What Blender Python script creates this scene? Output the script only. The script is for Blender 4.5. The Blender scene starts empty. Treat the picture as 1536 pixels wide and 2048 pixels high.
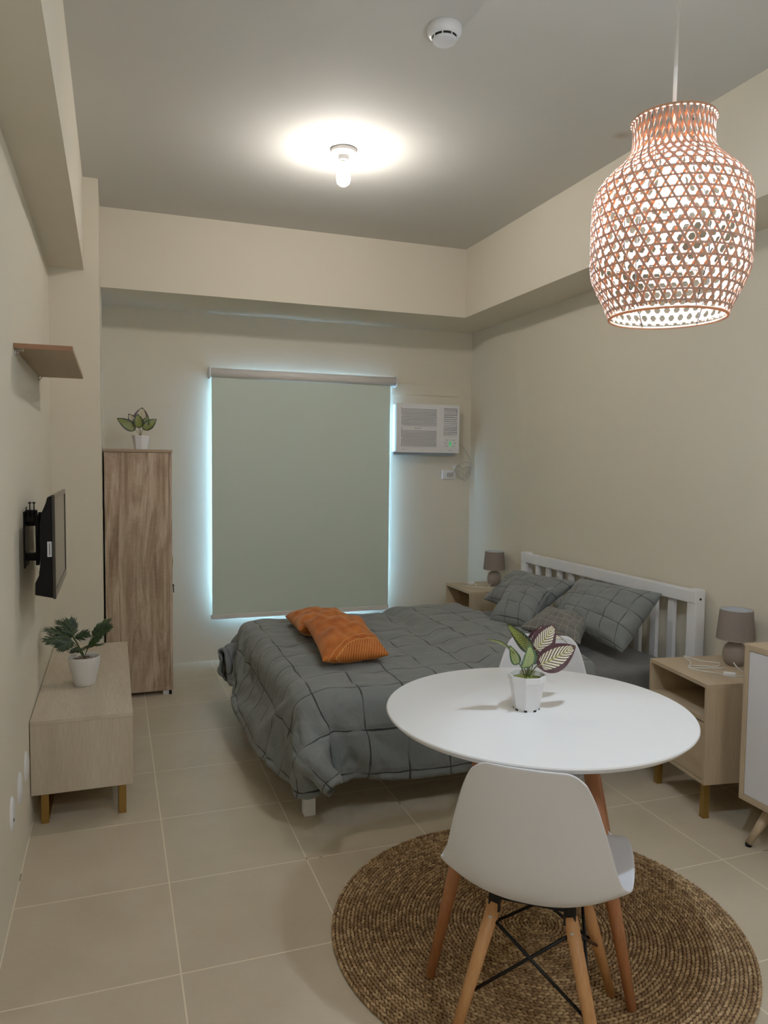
import bpy, bmesh, math, random
from math import sin, cos, pi, radians, sqrt
from mathutils import Vector, Matrix
import numpy as np
random.seed(7)
sc = bpy.context.scene
COL = sc.collection

# ------------------------------------------------------------------ helpers
def lin(c):
    return tuple(((x/255)/12.92 if x/255 <= .04045 else ((x/255+.055)/1.055)**2.4) for x in c)

def new_mat(name, rgb=(200, 200, 200), rough=.6, metal=0, spec=.5, linear=None):
    m = bpy.data.materials.new(name); m.use_nodes = True
    nt = m.node_tree; b = nt.nodes['Principled BSDF']
    c = linear if linear else lin(rgb)
    b.inputs['Base Color'].default_value = (*c, 1)
    b.inputs['Roughness'].default_value = rough
    b.inputs['Metallic'].default_value = metal
    b.inputs['Specular IOR Level'].default_value = spec
    return m

class N:
    """tiny node-tree writer"""
    def __init__(s, m):
        s.m = m; s.nt = m.node_tree; s.b = s.nt.nodes['Principled BSDF']
    def add(s, t, **kw):
        n = s.nt.nodes.new(t)
        for k, v in kw.items():
            if k.startswith('_'): setattr(n, k[1:], v)
            else: n.inputs[k.replace('__', ' ')].default_value = v
        return n
    def link(s, a, b): s.nt.links.new(a, b)
    def math(s, op, a, b=None, c=None):
        n = s.nt.nodes.new('ShaderNodeMath'); n.operation = op
        for i, v in enumerate((a, b, c)):
            if v is None: continue
            if isinstance(v, (int, float)): n.inputs[i].default_value = v
            else: s.link(v, n.inputs[i])
        return n.outputs[0]
    def mix(s, f, a, b, blend='MIX'):
        n = s.nt.nodes.new('ShaderNodeMix'); n.data_type = 'RGBA'; n.blend_type = blend
        for i, v in ((0, f), (6, a), (7, b)):
            if isinstance(v, (int, float)): n.inputs[i].default_value = v
            elif isinstance(v, tuple): n.inputs[i].default_value = (*v, 1) if len(v) == 3 else v
            else: s.link(v, n.inputs[i])
        return n.outputs[2]
    def coord(s, which='Object', scale=(1, 1, 1), rot=(0, 0, 0)):
        t = s.nt.nodes.new('ShaderNodeTexCoord'); mp = s.nt.nodes.new('ShaderNodeMapping')
        mp.inputs['Scale'].default_value = scale; mp.inputs['Rotation'].default_value = rot
        s.link(t.outputs[which], mp.inputs[0]); return mp.outputs[0]
    def noise(s, co, scale, detail=4, rough=.55, dist=0):
        n = s.add('ShaderNodeTexNoise', Scale=scale, Detail=detail, Roughness=rough, Distortion=dist)
        s.link(co, n.inputs['Vector']); return n.outputs['Fac']
    def ramp(s, f, stops):
        n = s.nt.nodes.new('ShaderNodeValToRGB'); e = n.color_ramp.elements
        while len(e) < len(stops): e.new(.5)
        for k, (p, c) in enumerate(stops): e[k].position = p; e[k].color = (*c, 1)
        s.link(f, n.inputs[0]); return n.outputs[0]
    def bump(s, h, strength=.2, dist=.002):
        n = s.add('ShaderNodeBump', Strength=strength, Distance=dist)
        s.link(h, n.inputs['Height']); s.link(n.outputs[0], s.b.inputs['Normal'])
    def color(s, c): s.link(c, s.b.inputs['Base Color'])

def obj(name, me_or_bm, mat=None, parent=None, smooth=None, loc=None):
    if isinstance(me_or_bm, bmesh.types.BMesh):
        me = bpy.data.meshes.new(name); me_or_bm.normal_update(); me_or_bm.to_mesh(me); me_or_bm.free()
    else: me = me_or_bm
    o = bpy.data.objects.new(name, me); COL.objects.link(o)
    if mat is not None:
        for m in (mat if isinstance(mat, (list, tuple)) else [mat]): me.materials.append(m)
    if parent is not None: o.parent = parent
    if loc is not None: o.location = loc
    if smooth is not None:
        for p in me.polygons: p.use_smooth = True
        if smooth < 180:
            try: me.set_sharp_from_angle(angle=radians(smooth))
            except Exception: pass
    return o

def tag(o, label, cat, group=None, kind=None):
    o['label'] = label; o['category'] = cat
    if group: o['group'] = group
    if kind: o['kind'] = kind
    return o

def thing(name, label, cat, loc=(0, 0, 0), rz=0, group=None):
    o = bpy.data.objects.new(name, None); COL.objects.link(o)
    o.empty_display_size = .05
    o.location = loc; o.rotation_euler = (0, 0, rz)
    return tag(o, label, cat, group)

def struct(name, bm, mat, label=None, cat=None, parent=None, smooth=None):
    o = obj(name, bm, mat, parent, smooth)
    if parent is None:
        o['kind'] = 'structure'
        if label: o['label'] = label; o['category'] = cat
    return o

def dup(root, loc, rz, label, group=None):
    r = root.copy(); COL.objects.link(r); r.location = loc; r.rotation_euler = (0, 0, rz); r['label'] = label
    if group: r['group'] = group
    for ch in list(root.children):
        c = ch.copy(); COL.objects.link(c); c.parent = r
        for g in ch.children:
            d = g.copy(); COL.objects.link(d); d.parent = c
    return r

def BM(): return bmesh.new()
def box(bm, a, b, bev=0, seg=2, M=None, mi=0):
    """axis box from corner a to corner b"""
    t = bmesh.new(); bmesh.ops.create_cube(t, size=1)
    for v in t.verts: v.co = Vector([(a[i]+b[i])/2+v.co[i]*(b[i]-a[i]) for i in range(3)])
    if bev: bmesh.ops.bevel(t, geom=t.edges[:], offset=bev, segments=seg, affect='EDGES', profile=.6)
    if M is not None: bmesh.ops.transform(t, matrix=M, verts=t.verts)
    add(bm, t, mi); return bm
def add(bm, t, mi=0):
    mp = {}
    uvs = t.loops.layers.uv.active
    uvd = bm.loops.layers.uv.verify() if uvs else None
    for v in t.verts: mp[v] = bm.verts.new(v.co)
    for f in t.faces:
        try: g = bm.faces.new([mp[v] for v in f.verts])
        except ValueError: continue
        g.smooth = f.smooth; g.material_index = mi if mi else f.material_index
        if uvs:
            for l0, l1 in zip(f.loops, g.loops): l1[uvd].uv = l0[uvs].uv
    t.free()
def prism(bm, pts, z0, z1, bev=0):
    t = bmesh.new()
    lo = [t.verts.new((x, y, z0)) for x, y in pts]; hi = [t.verts.new((x, y, z1)) for x, y in pts]
    n = len(pts); t.faces.new(lo[::-1]); t.faces.new(hi)
    for i in range(n): t.faces.new((lo[i], lo[(i+1) % n], hi[(i+1) % n], hi[i]))
    bmesh.ops.recalc_face_normals(t, faces=t.faces)
    if bev: bmesh.ops.bevel(t, geom=t.edges[:], offset=bev, segments=2, affect='EDGES')
    add(bm, t); return bm
def lathe(bm, prof, n=32, c=(0, 0), cap=False, fn=None, smooth=True):
    """prof: [(r,z)...]; open surface of revolution"""
    rows = []
    for r, z in prof:
        if r < 1e-5: rows.append([bm.verts.new((c[0], c[1], z))]); continue
        row = []
        for k in range(n):
            a = 2*pi*k/n; rr = r*(fn(a, z) if fn else 1)
            row.append(bm.verts.new((c[0]+rr*cos(a), c[1]+rr*sin(a), z)))
        rows.append(row)
    for A, B in zip(rows, rows[1:]):
        for k in range(n):
            q = []
            if len(A) > 1: q += [A[k], A[(k+1) % n]]
            else: q += [A[0]]
            if len(B) > 1: q += [B[(k+1) % n], B[k]]
            else: q += [B[0]]
            f = bm.faces.new(q); f.smooth = smooth
    if cap:
        for R, rev in ((rows[0], True), (rows[-1], False)):
            if len(R) > 1: bm.faces.new(R[::-1] if rev else R)
    return bm
def tube(bm, pts, r, n=8, closed=False, cap=True):
    """swept round tube; r scalar or list"""
    P = [Vector(p) for p in pts]; m = len(P)
    rs = r if isinstance(r, (list, tuple)) else [r]*m
    up = None; rings = []
    for i in range(m):
        if closed: t = (P[(i+1) % m]-P[i-1])
        else: t = P[min(i+1, m-1)]-P[max(i-1, 0)]
        t.normalize()
        if up is None:
            up = Vector((0, 0, 1)) if abs(t.z) < .9 else Vector((1, 0, 0))
        x = t.cross(up)
        if x.length < 1e-4: x = t.orthogonal()
        x.normalize(); y = x.cross(t).normalized(); up = y
        rings.append([bm.verts.new(P[i]+(x*cos(2*pi*k/n)+y*sin(2*pi*k/n))*rs[i]) for k in range(n)])
    for i in range(m if closed else m-1):
        A = rings[i]; B = rings[(i+1) % m]
        for k in range(n):
            f = bm.faces.new((A[k], A[(k+1) % n], B[(k+1) % n], B[k])); f.smooth = True
    if cap and not closed:
        bm.faces.new(rings[0][::-1]); bm.faces.new(rings[-1])
    return bm
def spline(pts, k=6):
    """Catmull-Rom through pts"""
    P = [Vector(p) for p in pts]; P = [P[0]*2-P[1]]+P+[P[-1]*2-P[-2]]; out = []
    for i in range(1, len(P)-2):
        for j in range(k):
            t = j/k; a, b, c, d = P[i-1:i+3]
            out.append(.5*((2*b)+(c-a)*t+(2*a-5*b+4*c-d)*t*t+(3*b-a-3*c+d)*t**3))
    out.append(P[-2]); return out

# ------------------------------------------------------------------ materials
def wall_mat(name, rgb):
    m = new_mat(name, rgb, .85, spec=.25); n = N(m); co = n.coord()
    f = n.noise(co, 1.3, 2); n.color(n.mix(n.math('MULTIPLY', f, .10), lin(rgb), tuple(x*.75 for x in lin(rgb))))
    n.bump(n.noise(co, 260, 2), .12, .001); return m
M_wall = wall_mat('painted_wall', (216, 207, 187))
M_ceil = wall_mat('painted_ceiling', (200, 197, 190))
_n = N(M_ceil); _co = _n.coord(); _vd = _n.add('ShaderNodeVectorMath', _operation='DISTANCE'); _n.link(_co, _vd.inputs[0]); _vd.inputs[1].default_value = (2.19, 2.955, 2.925)
_st = _n.math('MULTIPLY', _n.math('SUBTRACT', 1.0, _n.math('MINIMUM', 1.0, _n.math('DIVIDE', _vd.outputs['Value'], .05))), .6)
_src = _n.b.inputs['Base Color'].links[0].from_socket; _n.color(_n.mix(_st, _src, lin((150, 118, 70))))

def tile_mat():
    m = new_mat('floor_tile', (168, 156, 132), .32, spec=.4); n = N(m); co = n.coord()
    sp = n.add('ShaderNodeSeparateXYZ'); n.link(co, sp.inputs[0])
    def edge(o, off, pitch):
        a = n.math('DIVIDE', n.math('SUBTRACT', o, off), pitch)
        fr = n.math('SUBTRACT', a, n.math('FLOOR', a))
        d = n.math('MINIMUM', fr, n.math('SUBTRACT', 1.0, fr))
        return n.math('MULTIPLY', d, pitch), n.math('FLOOR', a)
    dx, ix = edge(sp.outputs[0], .160, .4765); dy, iy = edge(sp.outputs[1], 2.071, .4815)
    d = n.math('MINIMUM', dx, dy)
    g = n.math('MULTIPLY', n.math('LESS_THAN', d, .0022), .85)
    cb = n.add('ShaderNodeCombineXYZ'); n.link(ix, cb.inputs[0]); n.link(iy, cb.inputs[1])
    wn = n.add('ShaderNodeTexWhiteNoise'); n.link(cb.outputs[0], wn.inputs['Vector'])
    f1 = n.noise(co, 3.5, 6, .6); f2 = n.noise(co, 70, 3)
    base = n.ramp(f1, [(.3, lin((188, 173, 148))), (.7, lin((202, 188, 163)))])
    base = n.mix(n.math('MULTIPLY', wn.outputs[0], .10), base, lin((158, 142, 118)))
    base = n.mix(n.math('MULTIPLY', f2, .12), base, lin((140, 124, 102)))
    dirt = n.math('GREATER_THAN', n.noise(co, 5, 3), .66)
    gc = n.mix(dirt, lin((236, 224, 200)), lin((120, 104, 84)))
    n.color(n.mix(g, base, gc))
    n.link(n.math('ADD', .36, n.math('MULTIPLY', g, .4)), n.b.inputs['Roughness'])
    h = n.math('MINIMUM', n.math('MULTIPLY', d, 250), 1.0)
    n.bump(h, .25, .001); return m
M_tile = tile_mat()

def wood_mat(name, c0, c1, c2, axis, freq=60, rough=.5, band=7, dist=.6, streak=.5):
    """fine-grained laminate; axis = grain direction 0,1,2"""
    m = new_mat(name, c1, rough, spec=.35); n = N(m)
    s = [1, 1, 1]; s[axis] = .035
    co = n.coord('Object', tuple(s)); co2 = n.coord('Object', tuple(.12 if i == axis else 1 for i in range(3)))
    fine = n.noise(co, freq*6, 3, .6); mid = n.noise(co2, band, 5, .6, dist)
    c = n.ramp(mid, [(.3, lin(c0)), (.5, lin(c1)), (.72, lin(c2))])
    c = n.mix(n.math('MULTIPLY', n.ramp(fine, [(.35, (0, 0, 0)), (.7, (1, 1, 1))]), streak), c, tuple(x*.62 for x in lin(c0)))
    n.color(c); n.bump(fine, .12, .0006); return m
oak = ((176, 154, 124), (190, 169, 139), (201, 182, 152))
oakg = ((184, 168, 146), (200, 185, 163), (210, 197, 176))
M_oakx = wood_mat('light_oak_x', *oak, 0, streak=.35); M_oaky = wood_mat('light_oak_y', *oak, 1, streak=.35); M_oakz = wood_mat('light_oak_z', *oak, 2, streak=.35)
M_cony = wood_mat('pale_oak_y', *oakg, 1, 70, streak=.45); M_conz = wood_mat('pale_oak_z', *oakg, 2, 70, streak=.45)
M_shelf = wood_mat('shelf_board', (150, 124, 92), (163, 137, 104), (172, 147, 114), 1, streak=.3)
M_shelfedge = wood_mat('shelf_edge', (140, 98, 70), (152, 108, 80), (160, 118, 88), 0, streak=.3)
def sonoma():
    m = new_mat('sonoma_oak', (150, 125, 98), .5, spec=.35); n = N(m)
    co = n.coord('Object', (1, 1, .07)); co2 = n.coord('Object', (1, 1, .22))
    a = n.noise(co, 20, 5, .62, 1.2); b = n.noise(co2, 7, 4, .6, 2.5)
    c = n.ramp(a, [(.30, lin((128, 100, 78))), (.45, lin((178, 154, 128))), (.58, lin((202, 180, 154))), (.72, lin((140, 114, 90)))])
    c = n.mix(n.math('MULTIPLY', n.ramp(b, [(.42, (0, 0, 0)), (.62, (1, 1, 1))]), .55), c, lin((136, 104, 80)))
    f = n.noise(n.coord('Object', (1, 1, .02)), 420, 2); c = n.mix(n.math('MULTIPLY', n.math('GREATER_THAN', f, .55), .22), c, lin((104, 82, 62)))
    saw = n.noise(n.coord('Object', (.05, .05, 1)), 330, 2)
    c = n.mix(n.math('MULTIPLY', n.math('GREATER_THAN', saw, .56), .16), c, lin((204, 184, 156)))
    n.color(c); n.bump(f, .15, .0006); return m
M_son = sonoma()
M_white = new_mat('white_paint', (226, 226, 228), .38)
M_plastic = new_mat('white_plastic', (228, 228, 230), .35)
M_table = new_mat('white_table_lacquer', (232, 232, 232), .30, spec=.4)
M_shell = new_mat('white_chair_shell', (218, 219, 224), .42)
_n = N(M_shell); _n.bump(_n.noise(_n.coord(), 900, 2), .15, .0003)
M_door = new_mat('white_door_laminate', (222, 222, 226), .35)
M_black = new_mat('black_metal', (22, 22, 23), .45, .6)
M_tvblack = new_mat('black_tv_plastic', (7, 7, 8), .65, spec=.2)
M_gold = new_mat('brass_metal', (150, 116, 60), .42, .7)
M_chrome = new_mat('chrome', (200, 200, 200), .2, 1)
M_beech = wood_mat('beech_leg', (186, 128, 78), (202, 146, 94), (212, 160, 106), 2, 40, .45, 20, streak=.3)
M_beechdk = wood_mat('dark_beech_leg', (158, 98, 62), (176, 114, 76), (186, 126, 86), 2, 40, .42, 20, streak=.3)
M_green = new_mat('leaf_stem', (70, 84, 40), .5)
M_screen = new_mat('tv_screen', (84, 80, 72), .16, spec=.9)  # base colour lightened to stand in for the wall's grazing reflection
M_bezel = new_mat('tv_bezel', (22, 20, 20), .18, spec=.7)
M_dark = new_mat('dark_slot', (14, 13, 13), .8)
M_cable = new_mat('white_cable', (222, 222, 218), .45)
M_greycable = new_mat('grey_cable', (176, 174, 166), .5)
M_soil = new_mat('potting_soil', (74, 60, 42), .95)
_n = N(M_soil); _f = _n.noise(_n.coord(), 160, 3); _n.color(_n.ramp(_f, [(.35, lin((44, 34, 24))), (.7, lin((120, 98, 66)))])); _n.bump(_f, .8, .004)
M_moss = new_mat('moss', (92, 104, 40), .95)
_n = N(M_moss); _f = _n.noise(_n.coord(), 190, 3); _n.color(_n.ramp(_f, [(.35, lin((50, 66, 20))), (.7, lin((140, 146, 62)))])); _n.bump(_f, .8, .004)
M_ceramic = new_mat('white_ceramic', (222, 220, 216), .3)
M_blind = new_mat('blind_fabric', (204, 217, 205), .85, spec=.2)
_n = N(M_blind); _f = _n.noise(_n.coord(), 600, 2); _n.bump(_f, .2, .0004)
M_alu = new_mat('white_rail', (226, 220, 216), .28)
M_lampshade = new_mat('taupe_lamp_fabric', (128, 116, 108), .9, spec=.2)
_n = N(M_lampshade); _f = _n.noise(_n.coord('Object', (1, 1, 6)), 120, 3); _n.color(_n.mix(_f, lin((112, 100, 92)), lin((146, 134, 126)))); _n.bump(_f, .4, .001)
M_lampin = new_mat('lamp_lining', (196, 200, 206), .7)
M_lampbase = new_mat('taupe_ceramic', (138, 124, 114), .5)

def fabric(name, base, line, pitch, off=(0, 0), width=.004, broken=True, rough=.9, waviness=.006, linemix=.9, bumpd=.004):
    """cloth with pintuck lines drawn along its own UV (metres)"""
    m = new_mat(name, base, rough, spec=.15); n = N(m)
    b = n.b; b.inputs['Sheen Weight'].default_value = .15; b.inputs['Sheen Roughness'].default_value = .5
    co = n.coord('UV'); sp = n.add('ShaderNodeSeparateXYZ'); n.link(co, sp.inputs[0])
    wob = n.math('MULTIPLY', n.math('SUBTRACT', n.noise(co, 9, 3), .5), waviness*2)
    ds = []
    for i in (0, 1):
        a = n.math('DIVIDE', n.math('ADD', n.math('SUBTRACT', sp.outputs[i], off[i]), wob), pitch)
        fr = n.math('SUBTRACT', a, n.math('FLOOR', a))
        ds.append(n.math('MULTIPLY', n.math('MINIMUM', fr, n.math('SUBTRACT', 1., fr)), pitch))
    ws = n.math('MULTIPLY', n.noise(n.coord('UV', (1, 1, 1)), 6, 2), width*1.5) if broken else None
    def line_m(d, seed):
        w = n.math('MULTIPLY', n.noise(n.coord('UV', (1, 1, 1), (0, 0, seed)), 5, 2), width*2) if broken else width
        return n.math('SUBTRACT', 1.0, n.math('MINIMUM', 1.0, n.math('DIVIDE', d, w)))
    l = n.math('MAXIMUM', line_m(ds[0], .4), line_m(ds[1], 1.3))
    l = n.math('MINIMUM', 1.0, n.math('MULTIPLY', l, 2.2))
    if broken:
        gap = n.math('MULTIPLY', n.math('SUBTRACT', n.noise(n.coord('UV', (1, 1, 1), (0, 0, .9)), 4.5, 2), .36), 9.0)
        l = n.math('MULTIPLY', l, n.math('MAXIMUM', .15, n.math('MINIMUM', 1.0, gap)))
    wv = n.noise(co, 500, 2); cl = n.noise(co, 6, 4)
    c = n.mix(n.math('MULTIPLY', cl, .35), lin(base), tuple(x*.72 for x in lin(base)))
    c = n.mix(n.math('MULTIPLY', wv, .25), c, tuple(x*1.3 for x in lin(base)))
    c = n.mix(n.math('MULTIPLY', l, linemix), c, lin(line)); n.color(c)
    wr = n.math('ADD', n.math('MULTIPLY', n.noise(n.coord('UV', (1, .6, 1)), 11, 5, .6, 1.6), 1.3), n.math('MULTIPLY', n.math('ABSOLUTE', n.math('SUBTRACT', n.noise(n.coord('UV', (.7, 1, 1)), 7, 3, .5, 1.2), .5)), 1.6))
    ridge = n.math('ADD', n.math('MULTIPLY', n.math('MINIMUM', n.math('DIVIDE', n.math('MINIMUM', ds[0], ds[1]), .02), 1.), .6), n.math('MULTIPLY', wr, .8))
    n.bump(ridge, .8, bumpd); return m
GREY = (116, 120, 119)
M_duvet = fabric('grey_pintuck_cotton', GREY, (34, 34, 36), .19, (.75, .04), .0042, bumpd=.008)
M_pillow = fabric('grey_pillow_cotton', GREY, (36, 36, 38), .118, (.03, .02), .0026, waviness=.003, bumpd=.006)
M_cushion = fabric('grey_check_cushion', (108, 107, 102), (180, 172, 150), .05, (.01, .01), .0013, broken=False, waviness=.001, linemix=.75, bumpd=.003)
M_sheet = fabric('grey_sheet', (100, 100, 98), (36, 36, 38), 9, (.5, .5), .003, bumpd=.008)
def orange_mat():
    m = new_mat('rust_velvet', (178, 96, 34), .75, spec=.3); n = N(m)
    n.b.inputs['Sheen Weight'].default_value = .5; n.b.inputs['Sheen Roughness'].default_value = .35
    n.b.inputs['Sheen Tint'].default_value = (1, .6, .3, 1)
    co = n.coord('UV'); sp = n.add('ShaderNodeSeparateXYZ'); n.link(co, sp.inputs[0]); u, v = sp.outputs[0], sp.outputs[1]
    cl = n.noise(co, 12, 4); c = n.ramp(cl, [(.3, lin((150, 68, 18))), (.7, lin((196, 102, 34)))])
    # fine gold ribs in two zones separated by curved gold lines
    arc = n.math('ADD', u, n.math('MULTIPLY', n.math('MULTIPLY', v, v), 1.6))
    def ln(x, at, w): return n.math('LESS_THAN', n.math('ABSOLUTE', n.math('SUBTRACT', x, at)), w)
    l = n.math('MAXIMUM', ln(arc, .115, .0016), ln(arc, .150, .0016))
    a = n.math('DIVIDE', n.math('ADD', v, n.math('MULTIPLY', u, .35)), .0125); fr = n.math('SUBTRACT', a, n.math('FLOOR', a))
    rib = n.math('MULTIPLY', n.math('LESS_THAN', fr, .12), n.math('LESS_THAN', arc, .115))
    a2 = n.math('DIVIDE', n.math('SUBTRACT', v, n.math('MULTIPLY', u, .9)), .011); fr2 = n.math('SUBTRACT', a2, n.math('FLOOR', a2))
    rib2 = n.math('MULTIPLY', n.math('MULTIPLY', n.math('LESS_THAN', fr2, .09), n.math('GREATER_THAN', arc, .152)), n.math('LESS_THAN', arc, .30))
    l = n.math('MAXIMUM', l, n.math('MAXIMUM', rib, n.math('MULTIPLY', rib2, .5)))
    n.color(n.mix(n.math('MULTIPLY', l, .8), c, lin((232, 178, 92))))
    n.bump(n.noise(co, 10, 4), .5, .008); return m
M_orange = orange_mat()

def leaf_mat(name, cen, edge, vein, back):
    m = new_mat(name, edge, .42); n = N(m)
    co = n.coord('UV'); sp = n.add('ShaderNodeSeparateXYZ'); n.link(co, sp.inputs[0])
    au = n.math('ABSOLUTE', n.math('SUBTRACT', sp.outputs[0], .5)); v = sp.outputs[1]
    a = n.math('MULTIPLY', n.math('SUBTRACT', v, n.math('MULTIPLY', au, .75)), 10.5)
    fr = n.math('SUBTRACT', a, n.math('FLOOR', a))
    dist = n.math('ABSOLUTE', n.math('SUBTRACT', fr, .5))
    stripe = n.math('GREATER_THAN', dist, .20)         # cream bands between dark veins
    inner = n.math('LESS_THAN', n.math('ADD', au, n.math('MULTIPLY', n.noise(co, 14, 2), .06)), .36)
    ends = n.math('MULTIPLY', n.math('GREATER_THAN', v, .10), n.math('LESS_THAN', v, .90))
    mid = n.math('LESS_THAN', au, .022)
    k = n.math('MULTIPLY', n.math('MULTIPLY', stripe, inner), ends)
    c = n.mix(k, lin(edge), lin(cen)); c = n.mix(mid, c, lin(vein)); n.color(c)
    return m
M_leafw = leaf_mat('cream_striped_leaf', (214, 208, 178), (62, 30, 40), (150, 150, 70), 0)
M_leafg = leaf_mat('green_striped_leaf', (136, 144, 56), (38, 50, 24), (110, 130, 50), 0)
M_leafg2 = leaf_mat('pale_green_striped_leaf', (186, 200, 120), (64, 96, 62), (130, 160, 90), 0)
M_palm = new_mat('dark_green_frond', (34, 58, 34), .5)
_n = N(M_palm); _f = _n.noise(_n.coord(), 30, 2); _n.color(_n.ramp(_f, [(.3, lin((20, 40, 24))), (.7, lin((54, 74, 36)))]))

def emis(name, col, s):
    m = bpy.data.materials.new(name); m.use_nodes = True; nt = m.node_tree
    nt.nodes.remove(nt.nodes['Principled BSDF']); e = nt.nodes.new('ShaderNodeEmission')
    e.inputs[0].default_value = (*col, 1); e.inputs[1].default_value = s
    nt.links.new(e.outputs[0], nt.nodes['Material Output'].inputs[0]); return m

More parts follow.
